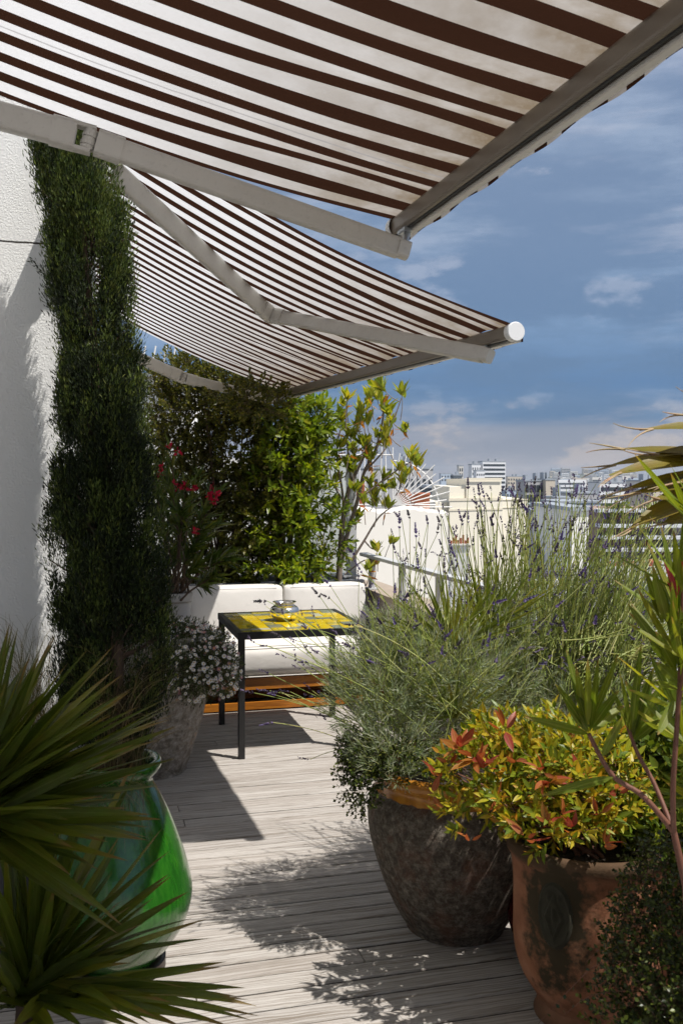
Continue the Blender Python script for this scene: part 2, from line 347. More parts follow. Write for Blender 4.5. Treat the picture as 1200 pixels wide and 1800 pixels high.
def M_paint(name, c, rough=.4, dirt=.25):
    t = NT(name); p = t.pos(); n = t.noise(p, 9, 7, .7); n2 = t.noise(p, 70, 4)
    f = t.math('MULTIPLY', t.ramp(n, [(.42, (0, 0, 0)), (.72, (1, 1, 1))]), dirt)
    f2 = t.math('MULTIPLY', t.ramp(n2, [(.58, (0, 0, 0)), (.7, (1, 1, 1))]), dirt)
    c1 = t.mix(f, tuple(c) + (1,), (.25, .22, .18, 1)); c1 = t.mix(f2, c1, (.12, .11, .09, 1))
    return t.done(t.bsdf(Base_Color=c1, Roughness=rough, Normal=t.bump(n2, .08, .002)))
def M_wall(name, c, var=.12, sc=.6, streak=True):
    t = NT(name); p = t.pos(); n = t.noise(p, sc, 6, .7); n2 = t.noise(t.map(p, (1, 1, .35)), sc * 2, 6)
    col = t.mix(n, tuple(x * (1 - var) for x in c) + (1,), tuple(min(.86, x * (1 + var)) for x in c) + (1,))
    if streak: col = t.mix(t.math('MULTIPLY', t.ramp(n2, [(.55, (0, 0, 0)), (.85, (1, 1, 1))]), .05), col, tuple(x * .55 for x in c) + (1,))
    return t.done(t.bsdf(Base_Color=col, Roughness=.85, Specular_IOR_Level=.2))

MAT = dict(deck=M_deck(), stucco=M_stucco(), fabric=M_fabric(), green=M_glaze_green(), stone=M_stone_pot(), round=M_round_pot(),
    teak=M_wood_orange(), white_cloth=M_cloth('white_canvas_cushion', (.66, .635, .60)), beige_cloth=M_cloth('beige_canvas', (.50, .42, .34)),
    alu=M_paint('cream_powder_coat', (.60, .57, .52), .4, .12), bar=M_paint('awning_bar_brown', (.20, .165, .13), .38, .2), cap=plain('white_plastic', (.8, .8, .8), .35), dark_slot=plain('dark_slot', (.02, .02, .02), .6),  # bar body is brown, lip and arms cream
    steel=plain('galvanised_steel', (.42, .44, .46), .42, .85, .15, 40), black=plain('black_steel', (.012, .012, .013), .38),
    rail=M_paint('galvanised_rail', (.52, .53, .54), .5, .15), silver=plain('beaten_silver', (.75, .73, .70), .16, 1.0, .1, 30, bump=.15),
    soil=plain('soil', (.035, .025, .018), .95, 0, .5, 60), dark_pot=plain('dark_grey_pot', (.05, .05, .055), .6, 0, .3, 25),
    grey_pot=plain('pale_grey_planter', (.42, .40, .38), .7, 0, .2, 8), red_glaze=plain('oxblood_glaze', (.06, .008, .008), .12),
    bark=plain('brown_bark', (.10, .065, .045), .9, 0, .5, 60, bump=.5), bark_grey=plain('grey_bark', (.20, .155, .13), .85, 0, .4, 50, bump=.4),
    stem_green=plain('green_stem', (.16, .20, .06), .6, 0, .3, 40), stem_red=plain('reddish_stem', (.16, .065, .04), .55, 0, .4, 50))

# ------------------------------------------------------------------ camera, sun, sky
cam = bpy.data.cameras.new('camera'); co = bpy.data.objects.new('camera', cam); COL.objects.link(co)
co.location = (0, 0, EYE); co.rotation_euler = (pi / 2, 0, -YAW); cam.sensor_fit = 'AUTO'; cam.sensor_width = 36; cam.lens = 36 * F0 / 1800
cam.shift_y = -(900 - HY) / 1800; cam.clip_end = 30000; cam.clip_start = .05
cam.dof.use_dof = True; cam.dof.focus_distance = 5.0; cam.dof.aperture_fstop = 12
SC.camera = co
sl = bpy.data.lights.new('sun', 'SUN'); sl.energy = 5.0; sl.angle = math.radians(.5); sl.color = (1, .955, .89)
so = bpy.data.objects.new('sun', sl); COL.objects.link(so); so.rotation_euler = Vector(SUN).to_track_quat('Z', 'Y').to_euler(); so.location = (4, -4, 12)
SC.view_settings.view_transform = 'Standard'; SC.view_settings.look = 'None'; SC.view_settings.exposure = .27; SC.view_settings.gamma = 1
try: SC.view_settings.use_curve_mapping = False
except Exception: pass
wd = bpy.data.worlds.new('World'); SC.world = wd; wd.use_nodes = True
class WT(NT):
    def __init__(s): s.t = wd.node_tree; s.t.nodes.clear(); s.out = s.t.nodes.new('ShaderNodeOutputWorld')
w = WT()
sky = w.n('TexSky', sky_type='NISHITA', sun_disc=False, sun_elevation=math.asin(SUN[2]), sun_rotation=math.atan2(SUN[0], SUN[1]), altitude=80, dust_density=2.0)
g = w.n('TexCoord').outputs['Generated']; sp = w.n('SeparateXYZ', {0: g}); z = sp.outputs[2]
def cvec(sx, sz, loc=(0, 0, 0)): return w.map(g, (sx, sx, sz), loc)
n1 = w.noise(cvec(2.2, 9), 1.0, 8, .58); n2 = w.noise(cvec(3.2, 20, (3, 1, 7)), 1.0, 7, .6); n3 = w.noise(cvec(10, 22, (5, 2, 0)), 1.0, 6, .55)
zz = w.math('ADD', z, w.math('MULTIPLY', w.math('SUBTRACT', n2, .5), .012))
n4 = w.noise(cvec(3.2, 15, (11, 4, 2)), 1.0, 9, .62); n5 = w.noise(cvec(7, 17, (2, 9, 5)), 1.0, 8, .62)
base = w.ramp(zz, [(0, lin((150, 155, 169))), (.030, lin((157, 160, 172))), (.050, lin((144, 153, 172))), (.057, lin((98, 131, 167))), (.095, lin((84, 122, 166))), (.15, lin((116, 146, 182))), (.25, lin((138, 158, 185))), (.34, lin((146, 164, 190))), (.44, lin((168, 177, 199))), (.58, lin((176, 184, 198))), (.75, lin((178, 185, 197))), (1, lin((170, 178, 192)))])
lightc = w.ramp(z, [(0, lin((190, 178, 173))), (.05, lin((196, 185, 180))), (.09, lin((124, 152, 186))), (.2, lin((166, 177, 198))), (.45, lin((206, 207, 217))), (.62, lin((226, 226, 228))), (1, lin((222, 222, 224)))])
darkc = w.ramp(z, [(0, lin((138, 145, 160))), (.05, lin((128, 140, 161))), (.06, lin((82, 117, 156))), (.2, lin((104, 130, 164))), (.45, lin((126, 144, 172))), (.6, lin((140, 152, 174))), (1, lin((130, 142, 164)))])
soft = lambda n, a, b, k: w.math('MULTIPLY', w.n('MapRange', {0: n, 1: a, 2: b}, interpolation_type='SMOOTHSTEP').outputs[0], k)
c = w.mix(soft(n1, .50, .72, .55), base, lightc)
c = w.mix(soft(n4, .56, .40, .9), c, darkc)
c = w.mix(soft(n2, .52, .66, .5), c, lightc)
c = w.mix(soft(n5, .56, .40, .5), c, darkc)
c = w.mix(soft(n3, .58, .68, .6), c, lightc)
b1 = w.n('Background', {0: sky.outputs[0], 1: .06}).outputs[0]; b2 = w.n('Background', {0: c, 1: .96}).outputs[0]
w.done(w.n('MixShader', {0: .88, 1: b1, 2: b2}).outputs[0])

# ------------------------------------------------------------------ deck
mb = MB(); y = -1.6
while y < 8.45:
    wd_ = .104; x = -1.06 - U(0, 6)
    while x < 2.36:
        x1 = x + U(5.0, 7.5); a, b = max(x, -1.06), min(x1 - .004, 2.36)
        if b - a > .05:
            zt = U(-.0015, .0015); pr = [(-wd_ / 2 + .004, -.03), (wd_ / 2 - .004, -.03), (wd_ / 2 - .004, -.006), (wd_ / 2 - .009, 0), (-wd_ / 2 + .009, 0), (-wd_ / 2 + .004, -.006)]
            mb.extrude(pr, (a, y + wd_ / 2, zt), (b, y + wd_ / 2, zt + U(-.001, .001)))
        x = x1
    y += wd_
deck = mb.build('deck', MAT['deck'], kind='structure', label='weathered grey wooden deck boards of the roof terrace')
mb = MB().box(-3, 2.55, -2.2, 9.5, -.4, -.05); mb.build('terrace_slab', plain('dark_subdeck', (.012, .010, .009), .95), kind='structure')

# ------------------------------------------------------------------ house
h = thing('house', (-1.5, 6, 0), 'white roughcast house wall behind the tall cypress', 'house wall')
mb = MB().add([(-4, 3.76, -.4), (.05, 3.76, -.4), (.05, 9.3, -.4), (-4, 9.3, -.4), (-4, 3.76, 5.6), (.05, 3.76, 5.6), (.05, 9.3, 5.6), (-4, 9.3, 5.6)], [np.array([[0, 1, 5, 4], [1, 2, 6, 5], [2, 3, 7, 6], [3, 0, 4, 7], [4, 5, 6, 7]])])
mb.box(-4, -1.08, -2.2, 3.757, -.4, 5.6); mb.build('wall', MAT['stucco'], h)
# ------------------------------------------------------------------ awnings
def awning(name, label, near, far, proj, slope, sag, drops, arms, ripple, over=.0):
    near, far = np.asarray(near, float), np.asarray(far, float); ax = nrm(far - near); Ln = np.linalg.norm(far - near)
    inn = nrm(np.cross(np.array([0, 0, 1.]), ax)); inn[2] = 0; inn = nrm(inn)
    t = thing(name, (*near[:2], near[2]), label, 'awning', 'striped awnings over the terrace')
    nu, nv = int(Ln / .0225), 46; u = np.linspace(0, Ln, nu + 1); v = np.linspace(0, 1, nv + 1)
    Ug, Vg = np.meshgrid(u, v, indexing='ij')
    ph = rng.uniform(0, 6, 12)
    zz = slope * proj * Vg - sag * np.sin(pi * Vg) * (1 + .25 * np.sin(Ug * 1.3 + ph[0]))
    zz += ripple * np.exp(-((Vg - .12) / .2) ** 2) * (np.sin(Ug * 11 + ph[1] + 2 * Vg) + .6 * np.sin(Ug * 23 + ph[2] - 3 * Vg)) + ripple * .5 * np.sin(Ug * 5 + ph[3]) * Vg * (1 - Vg) * 2
    edge = np.exp(-((Ln - Ug) / .12) ** 2) + np.exp(-(Ug / .12) ** 2)
    zz -= edge * sag * .35 * np.sin(pi * Vg); side = edge * .025 * np.sin(pi * Vg) * np.where(Ug > Ln / 2, -1, 1)
    P = near + ax * (Ug + side)[..., None] + inn * (Vg * proj)[..., None] + np.array([0, 0, 1.]) * (zz + .0285)[..., None]
    i, j = np.meshgrid(np.arange(nu), np.arange(nv), indexing='ij'); w_ = nv + 1
    mb = MB().add(P, np.stack([i * w_ + j, (i + 1) * w_ + j, (i + 1) * w_ + j + 1, i * w_ + j + 1], -1).reshape(-1, 4))
    mb.uv = np.stack([Ug + .012, Vg * proj], -1).reshape(-1, 2); mb.build('fabric', MAT['fabric'], t, True)
    # short fabric roll over the bar
    w2 = np.array([[0, .032], [.02, .034], [.031, .026], [.035, 0], [.035, -.040]]); n2_ = len(w2)
    Q = near + ax * u[:, None, None] - inn * w2[None, :, :1] + np.array([0, 0, 1.]) * (w2[None, :, 1:] + (ripple * .4 * np.sin(u * 19))[:, None, None] * np.linspace(0, 1, n2_)[None, :, None])
    i, j = np.meshgrid(np.arange(nu), np.arange(n2_ - 1), indexing='ij')
    mb = MB().add(Q, np.stack([i * n2_ + j, (i + 1) * n2_ + j, (i + 1) * n2_ + j + 1, i * n2_ + j + 1], -1).reshape(-1, 4))
    mb.uv = np.stack([np.repeat(u[:, None], n2_, 1) + .012, np.full((nu + 1, n2_), .3)], -1).reshape(-1, 2); mb.build('valance', MAT['fabric'], t, True)
    pr = np.array(rrect(.056, .058, .012, 3)); mb = MB(); s_ = 1 if np.dot(np.cross(ax, [0, 0, 1.]), inn) > 0 else -1
    mb.extrude(pr * [1, 1], near - ax * .01, far + ax * .01)
    bar = mb.build('front_bar', MAT['bar'], t)
    o2 = -inn * .013 - np.array([0, 0, .036])
    MB().extrude(rrect(.026, .013, .004, 2), near + o2, far + o2).build('lip', MAT['alu'], bar)
    MB().extrude(rrect(.012, .006, .002, 1), near + ax * .02 + inn * .009 - np.array([0, 0, .0300]), far - ax * .02 + inn * .009 - np.array([0, 0, .0300])).build('slot', MAT['dark_slot'], bar)
    for p, sg in ((near, -1), (far, 1)):
        k = 24; a = np.arange(k) / k * 2 * pi; ring = lambda r, e: p + ax * sg * e + r * (np.cos(a)[:, None] * inn + np.sin(a)[:, None] * np.array([0, 0, 1.]))
        rs = [(.038, -.028), (.0395, .006), (.0365, .0115), (.0, .0115)]
        v_ = np.concatenate([ring(r, e) for r, e in rs]); jj, ll = np.meshgrid(np.arange(len(rs) - 1), np.arange(k), indexing='ij'); l2 = (ll + 1) % k
        MB().add(v_, np.stack([jj * k + ll, jj * k + l2, (jj + 1) * k + l2, (jj + 1) * k + ll], -1).reshape(-1, 4)).build('end_cap', MAT['cap'], t)
    # roller at the house
    q0, q1 = near + inn * proj + np.array([0, 0, slope * proj]), far + inn * proj + np.array([0, 0, slope * proj])
    MB().tubes(np.stack([q0, (q0 + q1) / 2, q1]), .06, 16, cap=True).build('roller', MAT['alu'], t, True)
    for sh, el, tip, barp in arms:
        sh, el, tip, barp = [np.asarray(q, float) for q in (sh, el, tip, barp)]
        nup = nrm(inn * -slope * 1.0 + np.array([0, 0, 1.]))
        d1, d2 = nrm(el - sh), nrm(tip - el); mb = MB()
        mb.extrude(rrect(.042, .082, .013, 3), sh, el - d1 * .075, nup); mb.extrude(rrect(.038, .070, .012, 3), el + d2 * .07, tip, nup)
        arm = mb.build('arm', MAT['alu'], t)
        mb = MB(); s1 = nrm(np.cross(d1, nup)); s2 = nrm(np.cross(d2, nup))
        mb.extrude(rrect(.050, .090, .014, 3), el - d1 * .11, el - d1 * .04, nup)
        for k in (-.036, .036): mb.extrude(rrect(.044, .014, .006, 2), el - d1 * .05 + nup * k, el + d1 * .012 + nup * k, nup)
        mb.extrude(rrect(.048, .080, .014, 3), el + d2 * .022, el + d2 * .10, nup)
        for k, r in ((-.024, .021), (-.012, .023), (0, .021), (.012, .023), (.024, .021)):
            mb.tubes(np.stack([el + nup * (k - .0055), el + nup * k, el + nup * (k + .0055)]), r, 16, cap=True)
        mb.build('elbow_joint', MAT['alu'], arm)
        mb = MB(); dn = np.array([0, 0, 1.])
        mb.extrude(rrect(.048, .060, .014, 3), tip - d2 * .005, tip + d2 * .035, nup)
        mb.build('arm_tip', MAT['alu'], arm)
        mb = MB(); bb = barp - dn * .031
        mb.tubes(np.stack([tip + d2 * .018 - dn * .01, (tip + d2 * .018 + bb) / 2, bb]), .011, 12, cap=True)
        mb.extrude(rrect(.05, .014, .003, 1), bb - ax * .035 - dn * .004, bb + ax * .035 - dn * .004)
        mb.build('hinge', MAT['steel'], arm)
    return t
An, Af = np.array([1.12, -1.1, 2.52]), W(697, 402, 3.27)
armA = [(np.array([-.98, 2.99, 2.86]), W(157, 246, 2.89), W(700, 436, 3.14), Af + nrm(An - Af) * .11)]
awning('awning', 'brown and white striped awning nearest overhead with a brown stained edge', An, Af, 2.1, .27, .05, 0, armA, .011)
Bn, Bf = W(905, 583, 3.90), W(497, 693, 7.6)
bx = nrm(Bf - Bn)
armB = [(np.array([.13, 3.85, 2.84]), W(476, 554, 5.0), W(850, 624, 4.02), Bn + bx * .26), (W(190, 605, 6.6), W(322, 664, 7.0), W(478, 703, 7.35), Bf - bx * .3)]
awning('awning', 'farther striped awning with a white round end cap, above the table and sofa', Bn, Bf, 1.62, .43, .05, 0, armB, .009)
# ------------------------------------------------------------------ pots
def flat(p, z=0.0): return np.array([p[0], p[1], z])
def soil(parent, c, r, z):
    a = np.arange(32) / 32 * 2 * pi; rr = np.linspace(0, 1, 6)[1:]
    v = np.concatenate([[[c[0], c[1], z + .01]], np.concatenate([np.stack([c[0] + r * q * np.cos(a), c[1] + r * q * np.sin(a), z + U(-.008, .008, 32) * (q < .95)], -1) for q in rr])])
    i = np.arange(32); f = [np.stack([np.zeros(32, int), 1 + i, 1 + (i + 1) % 32], -1)]
    f += [np.stack([1 + k * 32 + i, 1 + (k + 1) * 32 + i, 1 + (k + 1) * 32 + (i + 1) % 32, 1 + k * 32 + (i + 1) % 32], -1) for k in range(4)]
    MB().add(v, f).build('soil', MAT['soil'], parent)
def pot(name, label, c, prof, mat, soilz, soilr, category='pot', n=72, bump=None):
    t = thing(name, c, label, category); MB().lathe(prof, c, n, 0, bump).build('body', mat, t, True); soil(t, c, soilr, soilz); return t
cV = flat(W(205, 840, 3.28))
def smoothp(pts, n=6):
    p = np.asarray(pts, float); out = []
    for i in range(len(p) - 1):
        p0, p1, p2, p3 = p[max(i - 1, 0)], p[i], p[i + 1], p[min(i + 2, len(p) - 1)]
        for t in np.arange(n) / n:
            out.append(.5 * (2 * p1 + (p2 - p0) * t + (2 * p0 - 5 * p1 + 4 * p2 - p3) * t * t + (3 * p1 - p0 - 3 * p2 + p3) * t ** 3))
    out.append(p[-1]); return np.array(out)
wob = lambda amp, k: (lambda r, z, a: r * (1 + amp * np.sin(3 * a + z * 9) + amp * .7 * np.sin(k * a + z * 23 + 1)))
vprof = smoothp([(.0, .035), (.128, .036), (.150, .05), (.185, .085), (.232, .16), (.252, .235), (.247, .30), (.222, .40), (.185, .50), (.150, .575), (.124, .625), (.122, .645), (.140, .665), (.151, .685), (.150, .70), (.140, .708), (.126, .700), (.112, .66), (.112, .60)])
tv = pot('glazed_vase', 'tall glossy green glazed vase holding the cypress', cV, vprof, MAT['green'], .64, .115, 'vase', 96, wob(.006, 5))
MB().lathe(smoothp([(0, .0), (.150, .0), (.163, .008), (.163, .028), (.150, .036), (.0, .037)], 3), cV, 64).build('foot_disc', plain('dark_foot_disc', (.03, .02, .015), .45, 0, .3, 30), tv, True)  # dark disc under the vase body, as its foot
cS = flat(W(262, 840, 5.5))
pot('stone_pot', 'big rough lichen-covered stone pot under the white daisies', cS, smoothp([(0, 0), (.195, .0), (.212, .02), (.245, .12), (.290, .26), (.325, .42), (.336, .55), (.330, .66), (.322, .72), (.345, .735), (.350, .765), (.335, .78), (.30, .77), (.29, .70)]), MAT['stone'], .71, .30, bump=wob(.008, 7))
cO = flat(W(308, 840, 6.5))
pot('planter', 'tall pale grey planter of the red oleander', cO, smoothp([(0, 0), (.085, 0), (.09, .02), (.105, .82), (.116, .83), (.116, .885), (.10, .89), (.095, .86)], 4), MAT['grey_pot'], .85, .096, 'planter')
cR = flat(W(800, 840, 3.6))
pot('round_pot', 'large dark rough round pot with an ochre glazed rim', cR, smoothp([(0, 0), (.165, 0), (.182, .012), (.225, .08), (.280, .20), (.316, .33), (.326, .42), (.316, .485), (.300, .52), (.300, .55), (.318, .575), (.320, .60), (.305, .612), (.285, .60), (.275, .55)]), MAT['round'], .55, .28, bump=wob(.007, 6))
cT = flat(W(1032, 840, 3.0)); medang = math.atan2(-cT[1] + 0, -cT[0]) - .42
md = np.array([math.cos(medang), math.sin(medang)])
tp = pot('terracotta_pot', 'terracotta pot with a mossy relief emblem under yellow and red leaves', cT, smoothp([(0, 0), (.150, 0), (.158, .02), (.150, .05), (.165, .075), (.205, .14), (.226, .22), (.228, .32), (.229, .42), (.234, .49), (.246, .515), (.248, .54), (.238, .555), (.222, .55), (.21, .50)]), M_terracotta(cT[0] + md[0] * .23, cT[1] + md[1] * .23, .39), .50, .215, bump=wob(.004, 5))
gu, gv = np.meshgrid(np.linspace(-1, 1, 41), np.linspace(-1, 1, 53), indexing='ij')
rr = np.sqrt(gu ** 2 + gv ** 2); hgt = .007 * np.exp(-((rr - .84) / .09) ** 2) + .005 * (rr < .86)
hgt += .010 * np.exp(-((np.abs(gu) + np.abs(gv + .05) * .75 - .42) / .08) ** 2) + .012 * np.exp(-(gu / .1) ** 2 - ((gv - .1) / .3) ** 2) + .01 * np.exp(-((np.abs(gu) - .28) / .08) ** 2 - ((gv - .48) / .14) ** 2)
hgt = np.where(rr > .98, -.012, hgt); aa = medang + gu * .20 / 1.0 * 1.25; zz_ = .385 + gv * .105
v = np.stack([cT[0] + (.2285 + hgt) * np.cos(aa), cT[1] + (.2285 + hgt) * np.sin(aa), zz_], -1)
i, j = np.meshgrid(np.arange(40), np.arange(52), indexing='ij'); MB().add(v, np.stack([i * 53 + j, (i + 1) * 53 + j, (i + 1) * 53 + j + 1, i * 53 + j + 1], -1).reshape(-1, 4)).build('emblem', plain('mossy_relief', (.030, .028, .016), .9, 0, .6, 50, bump=.4), tp, True)
cX = flat(W(958, 840, 3.40))
pot('glazed_pot', 'small dark oxblood glazed pot tucked behind the terracotta pot', cX, smoothp([(0, 0), (.08, 0), (.10, .02), (.128, .10), (.130, .17), (.11, .26), (.09, .31), (.098, .33), (.09, .34), (.08, .32)]), MAT['red_glaze'], .30, .085)
cD = flat(W(62, 840, 3.42))
pot('grey_pot', 'dark grey cylinder pot of wispy grass left of the green vase', cD, [(0, 0), (.115, 0), (.118, .01), (.122, .5), (.118, .51), (.108, .505), (.106, .46)], MAT['dark_pot'], .47, .107)
cL = flat(W(1010, 840, 4.15))
pot('clay_pot', 'brown clay pot of the big lavender behind the yellow shrub', cL, smoothp([(0, 0), (.2, 0), (.21, .02), (.26, .3), (.29, .52), (.31, .54), (.31, .58), (.28, .58), (.27, .54)]), plain('brown_clay', (.22, .10, .06), .85, 0, .3, 15), .54, .275)
cG = flat(W(1190, 840, 3.15))
pot('clay_pot', 'clay pot of the leafy green shrub beside the terracotta pot', cG, smoothp([(0, 0), (.13, 0), (.14, .02), (.165, .3), (.175, .4), (.19, .41), (.19, .45), (.17, .45), (.165, .42)]), plain('red_clay', (.26, .11, .06), .85, 0, .3, 15), .42, .168)
cK = flat(W(1195, 840, 2.42))
pot('clay_pot', 'low clay pot overgrown by the small leaved wire vine', cK, smoothp([(0, 0), (.11, 0), (.12, .02), (.145, .2), (.155, .26), (.145, .28), (.13, .26)]), plain('old_clay', (.20, .09, .055), .9, 0, .3, 15), .24, .135)

# ------------------------------------------------------------------ cypress
G1 = lambda a, b, c, d: [(0, a), (.4, b), (.75, c), (1, d)]
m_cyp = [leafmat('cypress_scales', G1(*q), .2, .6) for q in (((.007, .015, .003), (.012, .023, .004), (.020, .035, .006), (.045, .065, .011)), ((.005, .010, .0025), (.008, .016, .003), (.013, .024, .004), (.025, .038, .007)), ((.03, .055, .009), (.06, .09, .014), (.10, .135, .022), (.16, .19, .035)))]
tc = thing('cypress_tree', (*cV[:2], .64), 'tall slender dark cypress growing out of the green vase', 'tree')
CY = np.array([[200, 92, 180, 3.36], [250, 54, 192, 3.36], [300, 64, 206, 3.36], [350, 72, 218, 3.36], [400, 80, 234, 3.36], [460, 84, 238, 3.36], [540, 88, 236, 3.35], [610, 98, 236, 3.34], [660, 102, 246, 3.33], [710, 98, 258, 3.32], [800, 98, 270, 3.31], [860, 88, 276, 3.30], [920, 80, 284, 3.30], [1000, 76, 294, 3.29], [1060, 80, 304, 3.28], [1120, 84, 308, 3.28], [1190, 92, 304, 3.28], [1250, 110, 290, 3.28], [1305, 150, 258, 3.28]], float)
def cyp_at(py):
    l, r, d = [np.interp(py, CY[:, 0], CY[:, k]) for k in (1, 2, 3)]; return (l + r) / 2, (r - l) / 2, d
mb = MB(); tr = MB()
trunk = np.array([[*cV[:2], .6], W(207, 1180, 3.28), W(206, 1080, 3.28), W(190, 860, 3.3), W(166, 600, 3.34), W(136, 320, 3.36), W(138, 215, 3.36)]); tr.tubes(trunk, [.024, .022, .02, .016, .012, .008, .004], 10)
nb = 2000; clump = [(U(215, 1290), U(0, 2 * pi), U(.55, 1.12)) for _ in range(95)]
for b in range(nb):                                             # upright plumes, each a cluster of scale sprays
    py = U(225, 1300); cx, hw, d = cyp_at(py); hw = hw / F0 * d * .97
    a = U(0, 2 * pi); q = U(.12, 1.0) ** .6
    if rng.random() < .78:
        cp = clump[rng.integers(95)]; py = min(max(cp[0] + rng.normal() * 26, 225), 1300); cx, hw, d = cyp_at(py); hw = hw / F0 * d * .97; a = cp[1] + rng.normal() * .30; q = min(cp[2] * U(.6, 1.0), .97)
    off = np.cos(a) * RT * hw * q + np.sin(a) * FW * min(hw, .15) * .5 * q
    gap = .12 + .16 * math.sin(py / 55.0)
    if 480 < py < 1180 and abs(np.cos(a) * q - gap) < .11 and rng.random() < .72: continue
    if py > 900 and abs(np.cos(a) * q - .55 - .1 * math.sin(py / 40.0)) < .10 and rng.random() < .5: continue
    base = W(cx, py, d) + off; out = nrm(off + 1e-6); ln = min(U(.09, .20), max(.03, (py - 215) / F0 * d))
    ax_ = nrm(np.array([0, 0, 1.]) + out * U(.0, .16) + rng.normal(size=3) * .08)
    if b % 3 == 0: start = W(cx, py + 40, d) + off * .2; tr.tubes(np.stack([start, (start + base) / 2 - np.array([0, 0, .01]), base]), [.004, .003, .002], 4)
    k = 130; s = U(0, 1, k) ** .8; wob_ = rng.normal(size=(k, 3)) * (.0135 * (1 - s * .55) + .003)[:, None]
    P = base + ax_ * ((s - .45) * ln)[:, None] + wob_; D = nrm(ax_ * 1.3 + nrm(wob_) * U(.3, .8, k)[:, None] + rng.normal(size=(k, 3)) * .25)
    blades(mb, P, D, rng.normal(size=(k, 3)), U(.011, .024, k), U(.0030, .0048, k), nseg=2, prof=oval, fold=.5, m=int(rng.integers(3)) if py > 480 else int(rng.choice([0, 2, 2, 2])))  # upper crown takes mostly the brightest mix: sunlight put into the leaf colour
for px, py in ((66, 466), (100, 745), (250, 640), (92, 860), (286, 960), (300, 1090)):   # stray sprays
    cx, hw, d = cyp_at(py); P0 = W(px, py + 6, d); D0 = nrm(W(px + (px - cx) * .4, py - 40, d) - P0); k = 60; s = U(0, 1, k)
    P = W(cx + (px - cx) * .8, py + 20, d) * (1 - s[:, None]) + (P0 + D0 * .03) * s[:, None] + rng.normal(size=(k, 3)) * .006
    blades(mb, P, D0 + rng.normal(size=(k, 3)) * .5, rng.normal(size=(k, 3)), U(.012, .024, k), .004, prof=oval)
mb.build('foliage', m_cyp, tc); tr.build('trunk', MAT['bark'], tc)

# wispy grasses
m_straw = leafmat('dry_grass', G1((.10, .065, .03), (.18, .13, .06), (.12, .115, .035), (.34, .26, .14)), .3, .7, (1.1, 1, .8))
m_wisp = leafmat('wispy_grass', G1((.07, .075, .02), (.14, .13, .04), (.2, .16, .07), (.28, .22, .11)), .3, .7, (1.1, 1, .8))
def grass(name, label, c, z0, n, r, tips, mat, wdt=(.0015, .003)):
    a = U(0, 2 * pi, n); q = U(0, 1, n) ** .5 * r; B = np.stack([c[0] + q * np.cos(a), c[1] + q * np.sin(a), np.full(n, z0)], -1)
    T = tips(n); C = B + np.array([0, 0, 1.]) * np.maximum(.05, (T[:, 2] - z0) * .8)[:, None] * U(.9, 1.3, n)[:, None] + (T - B) * np.array([.15, .15, 0])
    P = bez(B, C, T, 8); S = nrm(np.cross(T - B, rng.normal(size=(n, 3)))); w_ = (U(*wdt, n)[:, None] * np.linspace(1, .25, 8))[..., None] * S[:, None]
    v = np.stack([P - w_ / 2, P + w_ / 2], 2); i, j = np.meshgrid(np.arange(n), np.arange(7), indexing='ij'); b = i * 16 + j * 2
    t = MB().add(v, np.stack([b, b + 1, b + 3, b + 2], -1).reshape(-1, 4)).build(name, mat, None, False, (*c[:2], z0)); t['label'] = label; t['category'] = 'grass'; return t
def tipsV(n):
    k = rng.random(n) < .45; d = U(3.05, 3.5, n)
    up = W(U(110, 320, n), U(1130, 1290, n), d); dn = W(U(120, 270, n), U(1350, 1500, n), U(3.02, 3.2, n))
    return np.where(k[:, None], dn, up)
grass('dry_grass', 'straw coloured dry grass spilling over the rim of the green vase', cV, .64, 900, .10, tipsV, m_straw)
grass('feather_grass', 'fine upright wispy grass against the white wall', cD, .46, 520, .10, lambda n: W(U(-40, 150, n), U(1075, 1330, n), U(3.3, 3.56, n)), m_wisp)

# ------------------------------------------------------------------ daisies
m_dfol = leafmat('daisy_foliage', G1((.02, .032, .010), (.04, .055, .015), (.065, .08, .02), (.10, .07, .04)), .3)
td = thing('daisy_plant', (*cS[:2], .72), 'mound of small white daisies trailing over the stone pot', 'flowers')
ells = [E(325, 1135, 5.5, .22, .12, .28), E(295, 1125, 5.5, .20, .12), E(366, 1158, 5.42, .15, .17, .24), E(390, 1178, 5.40, .09, .14, .16), E(342, 1180, 5.28, .13, .15), E(310, 1170, 5.22, .12, .12), E(240, 1130, 5.45, .26, .13)]
P, D = ell_twigs(ells, 3600, .25, .1); mb = MB(); st = MB(); leafy(mb, P, D, .05, 6, .019, .006, (.5, 1.2), st, .0008, nseg=2); mb.build('foliage', m_dfol, td)
P, D = ell_twigs(ells, 1250, .94, .3); toeye = nrm(np.array([0, 0, EYE]) - P); kk = rng.random(len(P)) < np.clip(.25 + .9 * (W(300, 840, 5.5) @ RT < P @ RT), 0, 1); P, D, toeye = P[kk], D[kk], toeye[kk]
P = P + D * .02; st.tubes(np.stack([P - D * .06, P - D * .03 - np.array([0, 0, .003]), P], 1), .0007, 3); st.build('stems', MAT['stem_green'], td)
m_pet = leafmat('daisy_petals', [(0, (.80, .78, .78)), (.7, (.82, .80, .80)), (.8, (.62, .40, .46)), (1, (.40, .14, .20))], .25, .6, (1, 1, 1)); m_eye = plain('daisy_centre', (.62, .40, .04), .8)
